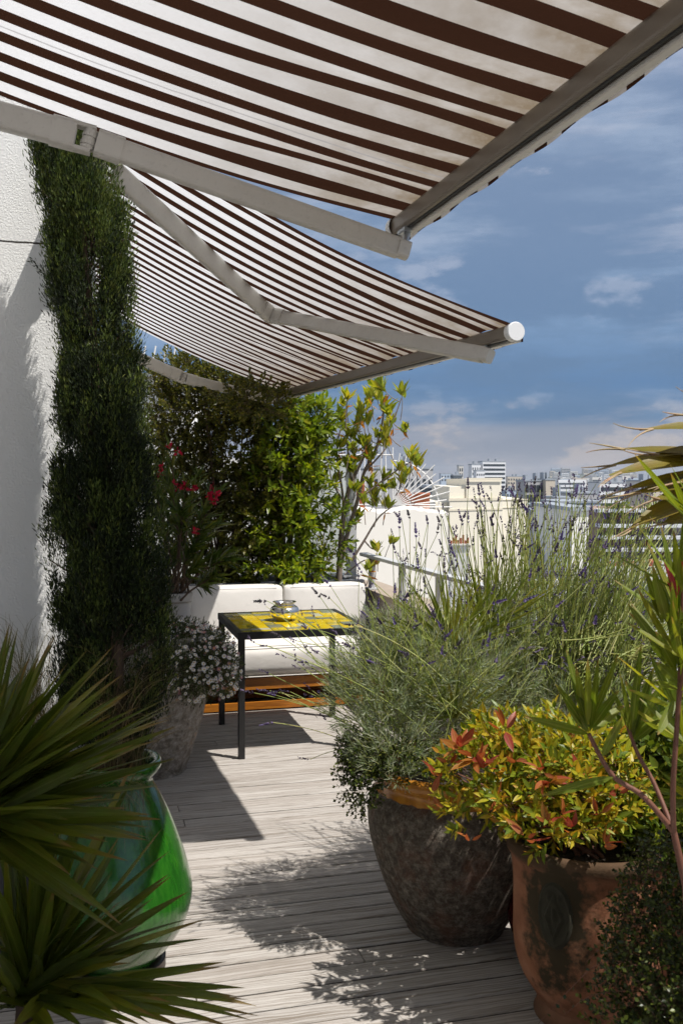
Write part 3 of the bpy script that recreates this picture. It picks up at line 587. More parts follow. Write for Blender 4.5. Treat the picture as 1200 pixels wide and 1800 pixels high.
def daisy(mb, C, N, r):
    A, B = perp(N[None]); A, B = A[0], B[0]; k = 13
    a = np.arange(k) / k * 2 * pi; Dp = np.cos(a)[:, None] * A + np.sin(a)[:, None] * B + N * .12
    # one connected disc of petals, so the whole head shares one tint
    v = [C + N * .0005]; 
    for i in range(k):
        for e, q in ((-.42, .62), (-.32, 1.0), (0, 1.05), (.32, 1.0), (.42, .62)):
            aa = a[i] + e * 2 * pi / k; v.append(C + (np.cos(aa) * A + np.sin(aa) * B) * r * q + N * r * .15 * q)
    f = []; n5 = 5
    for i in range(k):
        o = 1 + i * n5; f += [[0, o, o + 4, o + 4][:3], [o, o + 1, o + 2], [o, o + 2, o + 4], [o + 2, o + 3, o + 4]]
    mb.add(np.array(v), np.array(f), 0); e = np.arange(8) / 8 * 2 * pi; rc = r * .36
    v = np.concatenate([C + N * .0008 + (np.cos(e)[:, None] * A + np.sin(e)[:, None] * B) * rc, [C + N * .0035]]); i = np.arange(8)
    mb.add(v, np.stack([i, (i + 1) % 8, np.full(8, 8)], -1), 1)
protos = []
order = np.argsort(np.linalg.norm(P - np.array([0, 0, EYE]), axis=1) + rng.random(len(P)) * .25)
rest = MB(); base_o = np.array(td.location)
for n_, idx in enumerate(order):
    N = nrm(D[idx] * .6 + toeye[idx] * .5 + SUN * .35 + rng.normal(size=3) * .25); r = U(.0085, .0125) if rng.random() < .8 else U(.005, .008)
    if n_ < 100:
        mb = MB(); daisy(mb, P[idx], N, r); mb.build('flower_head', [m_pet, m_eye], td)
    else: daisy(rest, P[idx], N, r)
rest.build('small_flower_heads', [m_pet, m_eye], td, kind='stuff')

# ------------------------------------------------------------------ oleanders
m_ole = leafmat('oleander_leaves', G1((.035, .065, .012), (.055, .09, .015), (.085, .12, .018), (.13, .15, .025)), .35, .42)
m_red = leafmat('red_petals', [(0, (.30, .005, .025)), (1, (.46, .012, .05))], .4, .5, (1.2, .6, .8))
to = thing('oleander', (*cO[:2], .89), 'oleander bush with red flowers in the shade beside the cypress', 'shrub')
mb, st, fl = MB(), MB(), MB()
heads = [(290, 830), (300, 800), (325, 868), (345, 845), (372, 880), (330, 905), (296, 900), (318, 945), (352, 940), (375, 930), (300, 860), (385, 980), (362, 985), (340, 1000), (395, 985), (318, 905), (350, 1030), (372, 1015), (290, 950), (280, 880), (335, 970), (356, 905), (308, 985), (270, 840), (285, 1000)]
base = np.array([*cO[:2], .85])
for px, py in heads:
    tip = W(px, py, 6.4 + U(-.3, .35)); ctrl = base * .5 + tip * .5 + np.array([0, 0, .06]) + rng.normal(size=3) * .04; P = bez(base[None] + rng.normal(size=(1, 3)) * [.05, .05, 0], ctrl[None], tip[None], 9); st.tubes(P, np.linspace(.008, .003, 9), 5)
    for s in (5, 6, 7, 8):
        T = nrm(P[0, s] - P[0, s - 1]); n = 9; leafy(mb, np.repeat(P[0, s][None], n, 0), np.repeat(T[None], n, 0) + rng.normal(size=(n, 3)) * .1, .04, 1, .125, .017, (.45, .75), nseg=4, droop=.12, fold=.3)
for px, py, n in ((325, 853, 5), (330, 858, 4), (318, 856, 4), (344, 857, 4), (374, 858, 3), (368, 870, 5), (381, 868, 5), (375, 880, 5), (299, 783, 3), (312, 793, 3), (345, 934, 4), (310, 848, 2), (283, 822, 3), (281, 832, 2)):
    c = W(px, py, 6.15 + U(-.05, .05)); D = nrm(rng.normal(size=(n * 3, 3)) - FW * .6 + [0, 0, .3]); blades(fl, c + rng.normal(size=(n * 3, 3)) * .010, D, rng.normal(size=(n * 3, 3)), U(.018, .03, n * 3), .020, nseg=3, prof=oval, curl=.3)
mb.build('foliage', m_ole, to); st.build('stems', MAT['bark'], to); fl.build('blossoms', m_red, to)

m_ole2 = leafmat('near_oleander_leaves', G1((.12, .17, .012), (.17, .22, .016), (.23, .27, .02), (.36, .34, .025)), .5, .45, (1.3, 1.25, .5), veins=5, tip=(.30, .20, .05))
to = thing('oleander', W(1205, 1560, 1.95), 'oleander stems with long leaf whorls in the near right corner', 'shrub')
st = MB(); mb = MB(); O = lambda x, y, d=1.95: W(x, y, d)
gnd = flat(O(1225, 1500, 2.0)); root = O(1183, 1462)
st.tubes(np.stack([gnd, gnd * .5 + root * .5 + [.02, 0, .05], O(1205, 1560), root]), [.012, .010, .008, .0068], 8)
def stem(pts, r0, r1):
    p = smoothp(pts, 6); st.tubes(p, np.linspace(r0, r1, len(p)), 8)
stem([root, O(1130, 1400), O(1075, 1362), O(1034, 1290)], .0062, .0042); stem([root, O(1150, 1380, 2.0), O(1118, 1320, 2.02), O(1090, 1240, 2.03)], .0055, .0035); stem([root, O(1182, 1380, 1.9), O(1192, 1230, 1.88), O(1196, 1130, 1.86), O(1200, 1020, 1.86)], .006, .0035); stem([O(1192, 1230, 1.88), O(1215, 1100, 1.8), O(1225, 980, 1.78)], .005, .003)
LV = [(1034, 1290, 925, 1262), (1034, 1287, 985, 1222), (1032, 1280, 994, 1146), (1032, 1275, 1030, 1154), (1036, 1275, 1092, 1147), (1038, 1280, 1082, 1217), (1040, 1285, 1097, 1231), (1030, 1282, 980, 1202), (1077, 1366, 952, 1398), (1058, 1330, 1090, 1252), (1030, 1290, 1010, 1160), (1036, 1285, 1060, 1145),
      (1108, 1295, 1126, 1142), (1110, 1295, 1146, 1170), (1128, 1250, 1098, 1198), (1112, 1290, 1160, 1202), (1112, 1298, 1182, 1240), (1108, 1292, 1090, 1190), (1115, 1300, 1165, 1262), (1110, 1290, 1075, 1210),
      (1186, 1160, 1108, 1068), (1186, 1150, 1112, 1040), (1165, 1100, 1133, 1000), (1172, 1095, 1146, 1000), (1190, 1120, 1176, 925), (1196, 1110, 1199, 905), (1188, 1180, 1148, 1108), (1190, 1200, 1152, 1160), (1192, 1190, 1225, 1060), (1190, 1170, 1180, 1030), (1196, 1140, 1240, 1020), (1190, 1210, 1140, 1200), (1192, 1215, 1245, 1160), (1194, 1160, 1160, 1020), (1185, 1230, 1150, 1300), (1195, 1240, 1230, 1270)]
for bx_, by_, tx, ty in LV:
    d0 = 1.95 + U(-.02, .02) if bx_ < 1090 else (2.03 if bx_ < 1140 else 1.87); B = O(bx_, by_, d0); T = O(tx, ty, d0 + U(-.09, .07)); Dl = T - B
    blades(mb, B[None], Dl[None], (-FW * .8 + np.array([0, 0, .5]) + RT * U(-.9, .5))[None], np.linalg.norm(Dl), U(.016, .021), nseg=8, prof=lambda t: np.sin(pi * np.clip(t, 0, 1) ** .8) ** .75 * .95 + .05, fold=.28, droop=U(-.06, .08), curl=U(-.12, .12))
for px, py, d_, l_ in ((1190, 1190, 1.9, .13), (1198, 1120, 1.88, .14), (1205, 1060, 1.84, .13), (1196, 1260, 1.92, .12), (1212, 1180, 1.8, .14), (1215, 1330, 1.95, .12)):
    n = 7; leafy(mb, np.repeat(O(px, py, d_)[None], n, 0), nrm(rng.normal(size=(n, 3)) * .3 + [0, 0, 1] - RT * .3), .04, 1, l_, .0165, (.35, .8), nseg=6, fold=.28, prof=lambda t: np.sin(pi * np.clip(t, 0, 1) ** .8) ** .75 * .95 + .05)
n = 12; leafy(mb, np.repeat(O(1225, 980, 1.8)[None], n, 0), nrm(rng.normal(size=(n, 3)) * .2 + [0, 0, 1]), .12, 1, .13, .018, (.5, .8), nseg=6)
P, D = ell_twigs([E(1420, 1380, 2.2, .26, .30), E(1480, 1180, 2.3, .24, .30)], 140, .3, .9); leafy(mb, P, D, .06, 7, .125, .018, (.4, .9), st, .003, nseg=4, fold=.28)  # unseen foliage past the right edge, added to block light from there
for k in range(14): st.tubes(bez(gnd[None] + rng.normal(size=(1, 3)) * [.03, .03, 0], (gnd * .4 + P[k * 9] * .6 + rng.normal(size=3) * .04)[None], P[k * 9][None], 8), np.linspace(.009, .004, 8), 6)
mb.build('foliage', m_ole2, to, True); st.build('stems', MAT['stem_red'], to, True)
fl = MB(); 
for px, py, tx, ty in ((1186, 1046, 1166, 988), (1188, 1050, 1178, 1005), (1190, 1045, 1196, 992), (1186, 1060, 1172, 1022)):
    B, T = O(px, py, 1.86), O(tx, ty, 1.84); p = bez(B[None], ((B + T) / 2 + [.004, 0, 0])[None], T[None], 8); fl.tubes(p, np.array([.0012, .0013, .0022, .0032, .0036, .0032, .002, .0005]), 8)
blades(fl, np.repeat(O(1196, 1000, 1.86)[None], 6, 0), rng.normal(size=(6, 3)) + [0, 0, .6], rng.normal(size=(6, 3)), .018, .012, nseg=4, prof=oval)
fl.build('flower_buds', leafmat('pink_buds', [(0, (.55, .05, .07)), (.6, (.7, .12, .12)), (1, (.8, .45, .45))], .3, .4, (1, .8, .8)), to, True)

# ------------------------------------------------------------------ strap-leaved plants on the left
m_strap = leafmat('strap_leaves', G1((.058, .082, .009), (.092, .122, .013), (.135, .162, .018), (.21, .215, .03)), .38, .40, (1.2, 1.2, .4), veins=9, tip=(.18, .12, .04), rib=.1)
def straps(name, label, c, tips, extra, wd_, foot, droop, mat=None):
    t = thing(name, foot, label, 'plant'); mb = MB()
    tips = list(tips) + [(x + U(-32, 14), y + U(-22, 22), d + U(-.12, .12)) for x, y, d in tips if rng.random() < .75]
    for tx, ty, d in tips:
        T = W(tx, ty, d); B = c + rng.normal(size=3) * .018; L = np.linalg.norm(T - B); dr = U(.2, 1) * droop; D = nrm(T + np.array([0, 0, 1.]) * dr * L - B)
        blades(mb, B[None], D[None], (np.array([0, 0, 1.]) * .8 + rng.normal(size=3) * .35 - FW * .25)[None], np.linalg.norm(T + np.array([0, 0, dr * L]) - B), U(*wd_), droop=dr, nseg=10, prof=blade_prof, fold=.3)
    n = extra; a = U(0, 2 * pi, n); el = U(-.25, 1.3, n); D = np.stack([np.cos(a) * np.cos(el), np.sin(a) * np.cos(el), np.sin(el)], -1)
    k = (D @ RT < .25); D = D[k]; n = len(D); blades(mb, c + rng.normal(size=(n, 3)) * .02, D, np.array([0, 0, 1.]) + rng.normal(size=(n, 3)) * .35, U(.32, .46, n), U(*wd_, n), droop=U(.05, .25, n), nseg=8, prof=blade_prof, fold=.3)
    mb.build('foliage', mat or m_strap, t, True); k = 7; p = np.linspace(0, 1, k)[:, None]; MB().tubes(np.asarray(foot) * (1 - p) + (c + [0, 0, -.01]) * p + rng.normal(size=(k, 3)) * .004, np.linspace(.032, .026, k), 10).build('trunk', MAT['bark'], t, True); return t
cU = W(-62, 1440, 1.86)
tipsU = [(24, 1088, 1.85), (32, 1102, 1.9), (96, 1112, 1.8), (154, 1140, 1.86), (196, 1152, 1.9), (216, 1184, 1.95), (150, 1195, 2.0), (214, 1240, 1.75), (198, 1255, 1.8), (316, 1236, 1.9), (318, 1250, 1.84), (310, 1276, 1.95), (308, 1333, 1.75), (244, 1240, 1.8), (268, 1252, 2.0), (222, 1392, 1.8), (262, 1454, 1.85), (260, 1477, 1.9), (234, 1434, 1.95), (284, 1440, 1.8), (218, 1512, 1.8), (176, 1530, 1.85), (156, 1608, 1.75), (208, 1642, 1.72), (126, 1540, 1.7), (70, 1150, 1.75), (100, 1120, 2.0), (12, 1130, 1.75), (45, 1170, 1.95), (78, 1215, 1.7), (190, 1210, 1.72), (130, 1230, 2.0), (230, 1290, 1.75), (250, 1310, 1.98), (205, 1330, 1.7), (280, 1300, 1.88), (180, 1400, 1.7), (160, 1360, 2.0), (240, 1360, 1.92), (140, 1300, 1.68), (290, 1380, 1.88), (170, 1455, 1.95), (130, 1490, 1.7), (90, 1100, 1.7), (60, 1250, 1.6), (300, 1262, 1.8), (230, 1215, 1.85), (262, 1270, 1.75), (120, 1165, 1.85), (175, 1170, 1.75), (90, 1160, 1.85), (205, 1290, 1.85), (150, 1330, 1.8), (255, 1345, 1.8), (195, 1370, 1.9), (225, 1420, 1.95), (120, 1440, 1.65), (190, 1480, 1.75), (60, 1120, 1.95), (40, 1200, 1.65)]
straps('cordyline', 'upper strap-leaved plant fanning in from the left edge', cU, tipsU, 60, (.016, .028), flat(cU), .10)
cB = W(50, 1752, 2.02)
tipsB = [(302, 1538, 2.1), (331, 1566, 2.05), (366, 1614, 2.0), (369, 1648, 1.95), (432, 1736, 1.95), (452, 1769, 2.05), (444, 1793, 1.9), (326, 1657, 2.1), (286, 1454, 2.15), (300, 1490, 2.0), (96, 1395, 2.1), (90, 1440, 2.0), (150, 1380, 2.2), (165, 1395, 2.1), (120, 1402, 2.05), (240, 1355, 2.2), (30, 1420, 2.0), (10, 1490, 1.95), (-20, 1540, 1.9), (60, 1500, 1.9), (400, 1800, 1.85), (340, 1790, 1.8), (300, 1760, 1.8), (250, 1800, 1.75), (390, 1700, 2.1), (310, 1700, 2.15), (270, 1640, 2.2), (210, 1560, 1.9), (230, 1690, 1.8), (180, 1600, 2.1), (120, 1570, 1.9), (200, 1790, 1.7), (150, 1810, 1.7), (90, 1830, 1.75), (20, 1810, 1.75), (-20, 1680, 1.8), (330, 1735, 1.9), (205, 1640, 1.85), (140, 1480, 2.0), (420, 1752, 2.0), (110, 1430, 2.1), (140, 1440, 2.05), (175, 1500, 2.1), (200, 1530, 2.0), (230, 1590, 2.05), (255, 1620, 2.0), (280, 1660, 2.1), (80, 1380, 2.0), (60, 1430, 1.95), (35, 1470, 2.1), (150, 1520, 1.9), (180, 1660, 1.85), (230, 1740, 1.85), (100, 1500, 1.85), (260, 1560, 2.15), (210, 1470, 2.2), (120, 1620, 1.75), (280, 1790, 1.8)]
straps('cordyline', 'lower strap-leaved plant spreading over the deck in the bottom left corner', cB, tipsB, 40, (.017, .030), flat(cB), .16)

# right edge palm
m_palm = leafmat('palm_blades', [(0, (.13, .12, .012)), (.4, (.20, .17, .015)), (.75, (.26, .19, .02)), (1, (.16, .15, .015))], .4, .42, (1.2, 1.1, .5), veins=8, rib=.1); m_tip = leafmat('dry_palm_tips', [(0, (.35, .22, .10)), (1, (.55, .42, .26))], .3, .7, (1, 1, 1))
cP = W(1430, 800, 2.35); t = thing('fan_palm', flat(cP), 'yellow-green palm fan with dry curling tips at the right edge', 'palm'); mb = MB(); dt = MB()
for tx, ty, mx, my in ((1123, 757, 1260, 752), (1080, 788, 1200, 798), (1066, 820, 1180, 806), (1070, 836, 1200, 812), (1092, 862, 1210, 838), (1108, 868, 1220, 850), (1146, 877, 1230, 868), (1108, 928, 1200, 884), (1160, 922, 1240, 900), (1140, 800, 1250, 795), (1180, 850, 1280, 835), (1190, 730, 1300, 740), (1230, 700, 1330, 720), (1280, 690, 1360, 730), (1240, 980, 1330, 900), (1420, 600, 1425, 700)):
    d = 2.35 + U(-.15, .08); B, Mi, T = cP, W(mx, my, 2.35), W(tx, ty, d); P = bez(B[None], (Mi * 1.5 - (B + T) * .25)[None], T[None], 12)[0]; k = len(P)
    Tn = nrm(np.gradient(P, axis=0)); S = nrm(np.cross(Tn, -FW * .5 + np.array([0, 0, 1.]) + RT * .2)); N2 = np.cross(S, Tn); w_ = (np.clip((1 - np.linspace(0, 1, k)) * 3.2, .1, 1) * U(.020, .030))[:, None]
    v = np.stack([P - S * w_ + N2 * w_ * .35, P, P + S * w_ + N2 * w_ * .35], 1); b = np.arange(k - 1) * 3
    uvp = np.zeros((k, 3, 2)); uvp[..., 0] = np.array([0, .5, 1.]); uvp[..., 1] = np.linspace(0, 1, k)[:, None]
    bl = MB(); bl.leaf = True; bl = bl.add(v, np.concatenate([np.stack([b, b + 1, b + 4, b + 3], -1), np.stack([b + 1, b + 2, b + 5, b + 4], -1)]), 0, uvp.reshape(-1, 2)).build('leaf_blade', m_palm, t, True)
    for q in range(2):
        e = P[-1]; Dd = nrm(Tn[-1] + rng.normal(size=3) * .25); dt.tubes(bez(P[-2][None], (e + Dd * .03)[None], (e + Dd * .07 + np.array([0, 0, U(-.03, .03)]))[None], 6), np.linspace(.0030, .0007, 6), 4)
    dt.build('dry_tip', m_tip, bl, True); dt = MB()
p = np.linspace(0, 1, 8)[:, None]; MB().tubes(flat(cP) * (1 - p) + cP * p, np.linspace(.06, .02, 8), 12).build('trunk', MAT['bark'], t, True)

# ------------------------------------------------------------------ lavenders and the dwarf palm among them
m_lavf = leafmat('lavender_leaves', G1((.18, .215, .12), (.27, .31, .18), (.36, .39, .26), (.46, .48, .36)), .42, .6, (1.1, 1.15, .8)); m_lavs = leafmat('lavender_stems', G1((.28, .34, .085), (.38, .43, .12), (.47, .5, .18), (.56, .58, .28)), .4, .6)
m_sp = [leafmat(f'lavender_spike', st_, .25, .75, (1, .9, 1.2)) for st_ in ([(0, (.07, .052, .095)), (1, (.16, .125, .21))], [(0, (.065, .055, .068)), (1, (.16, .14, .15))], [(0, (.11, .08, .20)), (1, (.20, .155, .32))])]
def spike_mesh(k):
    mb = MB(); z = 0.0; nw = rng.integers(5, 8)
    for w_ in range(nw):
        r = .0052 * (1 - .45 * w_ / nw) * U(.85, 1.15); n = 8
        a = U(0, 2 * pi) + np.arange(n) / n * 2 * pi; rad = np.stack([np.cos(a), np.sin(a), np.zeros(n)], -1)
        blades(mb, rad * .0008 + [0, 0, z], rad + [0, 0, U(.7, 1.3)], -rad + [0, 0, .5], r * 1.9 * U(.8, 1.2, n), r * 1.0, nseg=2, prof=oval, fold=.5, curl=.25)
        z += (.012 if w_ == 0 else .0062) * U(.8, 1.2)
    me = mb.build('spike_proto', m_sp[k % 3]).data; bpy.data.objects.remove(bpy.data.objects['spike_proto']); return me, z
SPK = [spike_mesh(k) for k in range(9)]
def lavender(label, c, z0, fol, nf, B, T, extra_r=1.0, keep=100, lw=.0030, ll=.034):
    t = thing('lavender', (*c[:2], z0), label, 'lavender'); mb, st = MB(), MB(); o = np.array([c[0], c[1], z0])
    P, D = ell_twigs(fol, nf, .45, .7); leafy(mb, P, D, .055, 9, ll, lw, (.25, .85), st, .001, nseg=2, fold=.3); mb.build('foliage', m_lavf, t)
    n = len(B); hh = np.linalg.norm(T - B, axis=1)[:, None]; C = B + (T - B) * .45 + np.array([0, 0, 1.]) * hh * U(.02, .14, n)[:, None] + rng.normal(size=(n, 3)) * .02
    Q = bez(B, C, T, 9); st.tubes(Q, np.linspace(.0016, .0009, 9)[None] * extra_r, 4)
    k = 3; idx = rng.integers(2, 6, n); Pn = Q[np.arange(n), idx]; Tn = nrm(Q[np.arange(n), idx + 1] - Pn); A, Bp = perp(Tn); lf = MB()
    for sg in (-1, 1): blades(lf, Pn, Tn + A * sg * .55, A, U(.02, .042, n), .003, nseg=3, fold=.3)
    lf.build('stem_leaves', m_lavs, t); st.build('stems', m_lavs, t)
    dist = np.linalg.norm(T - np.array([0, 0, EYE]), axis=1); order = np.argsort(dist); rest = MB()
    for q, i in enumerate(order):
        dirv = nrm(Q[i, -1] - Q[i, -2] + rng.normal(size=3) * .02); me, zl = SPK[rng.integers(9)]; s = U(.85, 1.25) * (1 if rng.random() < .8 else .6)
        if q < keep:
            ob = bpy.data.objects.new('flower_spike', me); COL.objects.link(ob); ob.parent = t; ob.location = Vector(T[i] - o); ob.rotation_euler = Vector(dirv).to_track_quat('Z', 'Y').to_euler(); ob.scale = (s, s, s)
        else:
            n_ = 14; a = rng.random(n_); A1, B1 = perp(dirv[None]); ph = U(0, 6.28, n_); rad = np.cos(ph)[:, None] * A1 + np.sin(ph)[:, None] * B1
            blades(rest, T[i] + dirv * (a * .042 * s)[:, None], rad + dirv, dirv - rad, .0095 * s, .006 * s, nseg=2, prof=oval, fold=.5)
    if rest.n: rest.build('small_flower_spikes', m_sp[0], t, kind='stuff')
    return t
n = 820; bpx = U(840, 1120, n); B = W(bpx, U(1120, 1260, n), U(3.75, 4.3, n)); tpx = bpx + (bpx - 900) * .28 + U(-80, 140, n); tpy = 845 + np.abs(tpx - 1010) * .14 + U(0, 1, n) ** 1.15 * 330; T = W(tpx, tpy, U(3.7, 4.35, n))
lavender('tall lavender with many purple spikes behind the yellow-leaved shrub', cL, .55, [E(1000, 1210, 4.05, .32, .26, .22), E(900, 1230, 3.9, .22, .20), E(1090, 1180, 4.1, .22, .24), E(960, 1130, 4.1, .26, .2), E(1060, 1120, 4.15, .2, .2), E(1120, 1090, 4.1, .12, .2), E(880, 1160, 3.95, .15, .2), E(1000, 1080, 4.15, .22, .14), E(940, 1070, 4.1, .2, .15), E(1070, 1060, 4.15, .18, .16), E(1020, 1250, 3.8, .22, .14)], 3300, B, T, 1.6)
n = 210; ang = U(-1.25, .95, n); B = W(U(660, 860, n), U(1190, 1330, n), U(3.4, 3.85, n)); L_ = U(.32, .72, n); el = U(.25, 1.35, n)
T = B + RT * (np.sin(ang) * L_ * .75)[:, None] + np.array([0, 0, 1.]) * (np.cos(ang) * L_ * .85)[:, None] - FW * (U(-.15, .22, n))[:, None]
exp = [(447, 1218, 640, 1290), (485, 1222, 640, 1290), (492, 1215, 650, 1280), (470, 1135, 640, 1250), (510, 1216, 650, 1300), (545, 1335, 650, 1330), (563, 1050, 690, 1230), (580, 1052, 690, 1230), (628, 1165, 700, 1280), (706, 915, 720, 1200), (720, 912, 730, 1200), (752, 922, 745, 1210), (775, 925, 785, 1200), (811, 918, 800, 1200), (822, 860, 830, 1210), (690, 940, 700, 1200), (498, 1080, 620, 1240), (650, 1075, 690, 1200), (712, 1050, 720, 1200), (660, 1345, 700, 1310), (735, 1000, 740, 1210), (790, 1050, 780, 1200), (850, 905, 850, 1200), (862, 915, 860, 1200), (895, 925, 870, 1190), (900, 890, 880, 1180), (538, 1180, 640, 1270), (560, 1215, 650, 1290), (480, 1270, 640, 1320), (520, 1165, 640, 1270)]
e = np.array(exp, float); B = np.concatenate([W(e[:, 2], e[:, 3], U(3.45, 3.7, len(e))), B]); T = np.concatenate([W(e[:, 0], e[:, 1], U(3.4, 3.6, len(e))), T])
lavender('sprawling lavender spilling left out of the round pot', cR, .56, [E(650, 1235, 3.5, .15, .12), E(700, 1200, 3.55, .2, .15), E(690, 1300, 3.45, .17, .11), E(770, 1250, 3.65, .2, .17), E(840, 1210, 3.75, .2, .2), E(740, 1150, 3.75, .18, .14), E(860, 1110, 3.85, .18, .14), E(690, 1340, 3.36, .12, .06), E(640, 1190, 3.6, .12, .12), E(700, 1120, 3.75, .16, .12), E(780, 1180, 3.6, .18, .14)], 2500, B, T, 1.2)
m_fan = leafmat('dwarf_palm_blades', G1((.12, .17, .03), (.20, .26, .04), (.31, .34, .055), (.46, .42, .09)), .42, .45, (1.2, 1.1, .5))
t = thing('dwarf_palm', flat(W(800, 1200, 3.86), .55), 'stiff dwarf fan palm standing among the lavender', 'palm'); st = MB()
for cx, cy, n, a0, a1, ln, d in ((795, 1140, 28, -1.2, 1.1, .34, 3.64), (800, 1262, 16, -1.5, .9, .22, 3.5), (852, 1115, 18, -.5, 1.0, .36, 3.75)):
    c = W(cx, cy, d); a = np.linspace(a0, a1, n) + rng.normal(size=n) * .04; D = RT * np.sin(a)[:, None] + np.array([0, 0, 1.]) * np.cos(a)[:, None] - FW * (.25 + rng.normal(size=n) * .1)[:, None]; mb = MB()
    blades(mb, np.repeat(c[None], n, 0), D, -FW + rng.normal(size=(n, 3)) * .3, ln * U(.8, 1.15, n), .0100, nseg=6, prof=lambda t: np.clip(.35 + 2 * t, 0, 1) * np.clip((1 - t) * 2, 0, 1) + .01, fold=.5, droop=U(0, .06, n)); mb.build('fan_leaf', m_fan, t, True)
    st.tubes(np.stack([flat(W(800, 1200, 3.86), .5), (flat(W(800, 1200, 3.86), .5) + c) / 2 + [0, 0, .03], c]), [.008, .006, .004], 6)
st.build('stems', MAT['stem_green'], t)

# ------------------------------------------------------------------ small shrubs right
m_wire = leafmat('wire_vine_leaves', G1((.014, .024, .004), (.028, .045, .007), (.06, .085, .011), (.16, .19, .028)), .32, .38)
m_phot = leafmat('yellow_green_leaves', [(0, (.11, .18, .014)), (.35, (.27, .33, .022)), (.62, (.50, .46, .032)), (.88, (.64, .49, .042)), (1, (.62, .28, .035))], .45, .36, (1.2, 1.1, .5), veins=4, rib=.2)
m_newred = leafmat('new_red_leaves', [(0, (.42, .19, .035)), (.4, (.46, .16, .045)), (.75, (.40, .085, .04)), (1, (.30, .05, .035))], .42, .32, (1.2, .9, .6), veins=4, rib=.25)
m_shr = leafmat('shrub_leaves', G1((.055, .09, .012), (.09, .135, .016), (.15, .19, .02), (.28, .28, .025)), .4, .38)
def shrub(name, label, c, foot, ells, n, tl, nl, ll, lw, mat, spread=(.5, 1.1), cat='shrub', inner=.45, up=.35, nstem=22, stemmat=None, sr=.0012, trunk_r=.006, **kw):
    t = thing(name, foot, label, cat); mb, st = MB(), MB(); P, D = ell_twigs(ells, n, inner, up); leafy(mb, P, D, tl, nl, ll, lw, spread, st, sr, **kw)
    f = np.asarray(foot, float)
    for i in rng.choice(len(P), min(nstem, len(P)), replace=False):
        m_ = (f + P[i]) / 2 + rng.normal(size=3) * .03 + [0, 0, .03]; st.tubes(bez((f + rng.normal(size=3) * [.03, .03, 0])[None], m_[None], P[i][None], 8), np.linspace(trunk_r, sr * 1.5, 8), 6)
    mb.build('foliage', mat, t); st.build('branches', stemmat or MAT['bark'], t); return t
shrub('photinia', 'low shrub of yellow and orange red leaves in the terracotta pot', cT, (*cT[:2], .5), [E(930, 1345, 3.1, .20, .13, .22), E(1010, 1370, 2.98, .20, .12), E(860, 1370, 3.05, .14, .11), E(1060, 1400, 2.95, .13, .1), E(960, 1420, 2.92, .2, .08), E(840, 1430, 3.02, .1, .07), E(900, 1310, 3.2, .14, .08), E(1000, 1310, 3.15, .15, .08)], 760, .055, 7, .038, .0125, m_phot, (.45, 1.0), nseg=4, fold=.25, curl=-.12, stemmat=MAT['stem_red'], up=.5)
ph = bpy.data.objects['photinia']
for px, py, d, n, l in ((805, 1310, 2.95, 9, .062), (835, 1330, 2.92, 9, .06), (850, 1345, 2.9, 6, .05), (790, 1335, 2.95, 5, .05), (885, 1275, 3.0, 6, .06), (962, 1365, 2.78, 8, .062), (950, 1350, 2.78, 5, .05), (985, 1430, 2.72, 7, .045), (960, 1440, 2.72, 7, .045), (1005, 1450, 2.72, 5, .045), (925, 1465, 2.72, 5, .05), (1080, 1385, 2.75, 5, .05), (1062, 1480, 2.72, 5, .05), (1050, 1425, 2.74, 5, .045), (825, 1470, 2.8, 3, .045), (760, 1390, 2.95, 4, .05), (905, 1330, 2.85, 4, .045), (1020, 1350, 2.85, 4, .045), (770, 1360, 2.97, 4, .05), (870, 1395, 2.83, 3, .045), (1000, 1290, 3.0, 4, .045)):
    c_ = W(px, py + 8, d); mb = MB(); leafy(mb, c_ + rng.normal(size=(n, 3)) * .002, nrm(np.array([0, 0, .6]) - FW * .5 + rng.normal(size=(n, 3)) * .5), .02, 1, l, l * .32, (.3, .7), nseg=4, fold=.25, curl=-.1); mb.build('red_sprig', m_newred, ph)

shrub('green_shrub', 'mid green leafy shrub behind the near oleander stems', cG, (*cG[:2], .42), [E(1160, 1400, 3.05, .15, .16, .18), E(1200, 1330, 3.15, .18, .18), E(1130, 1360, 3.15, .12, .14), E(1190, 1460, 3.0, .16, .12)], 520, .06, 8, .042, .019, m_shr, nseg=3)
shrub('wire_vine', 'mounded small leaved wire vine in the bottom right corner', cK, (*cK[:2], .24), [E(1160, 1680, 2.42, .11, .13, .14), E(1200, 1600, 2.5, .13, .16), E(1130, 1740, 2.38, .09, .12), E(1220, 1720, 2.4, .15, .2), E(1180, 1560, 2.55, .1, .1), E(1120, 1800, 2.36, .1, .1), E(1210, 1800, 2.3, .14, .16), E(1165, 1530, 2.6, .07, .06)], 1500, .06, 7, .013, .0095, m_wire, (.7, 1.3), nseg=2, prof=oval, sr=.0006, trunk_r=.002, cat='plant', inner=.6)
def tendrils(t_name, pts_list, mat, ll):
    mb, st = MB(), MB()
    for pts in pts_list:
        p = smoothp(pts, 8); st.tubes(p, np.linspace(.0013, .0006, len(p)), 4); k = np.arange(3, len(p), 2); blades(mb, p[k], rng.normal(size=(len(k), 3)), rng.normal(size=(len(k), 3)) + [0, 0, 1], ll, ll * .8, nseg=2, prof=oval)
    return mb, st
wv = bpy.data.objects['wire_vine']; mb, st = tendrils('', [[W(1130, 1700, 2.35), W(1060, 1690, 2.4), W(1000, 1740, 2.45), W(945, 1800, 2.5)], [W(1120, 1740, 2.33), W(1040, 1750, 2.4), W(990, 1785, 2.45)], [W(1140, 1620, 2.4), W(1090, 1640, 2.45), W(1030, 1690, 2.5)], [W(1150, 1560, 2.45), W(1110, 1570, 2.5), W(1070, 1568, 2.55)], [W(1140, 1600, 2.42), W(1100, 1612, 2.5), W(1085, 1625, 2.55)]], None, .013)
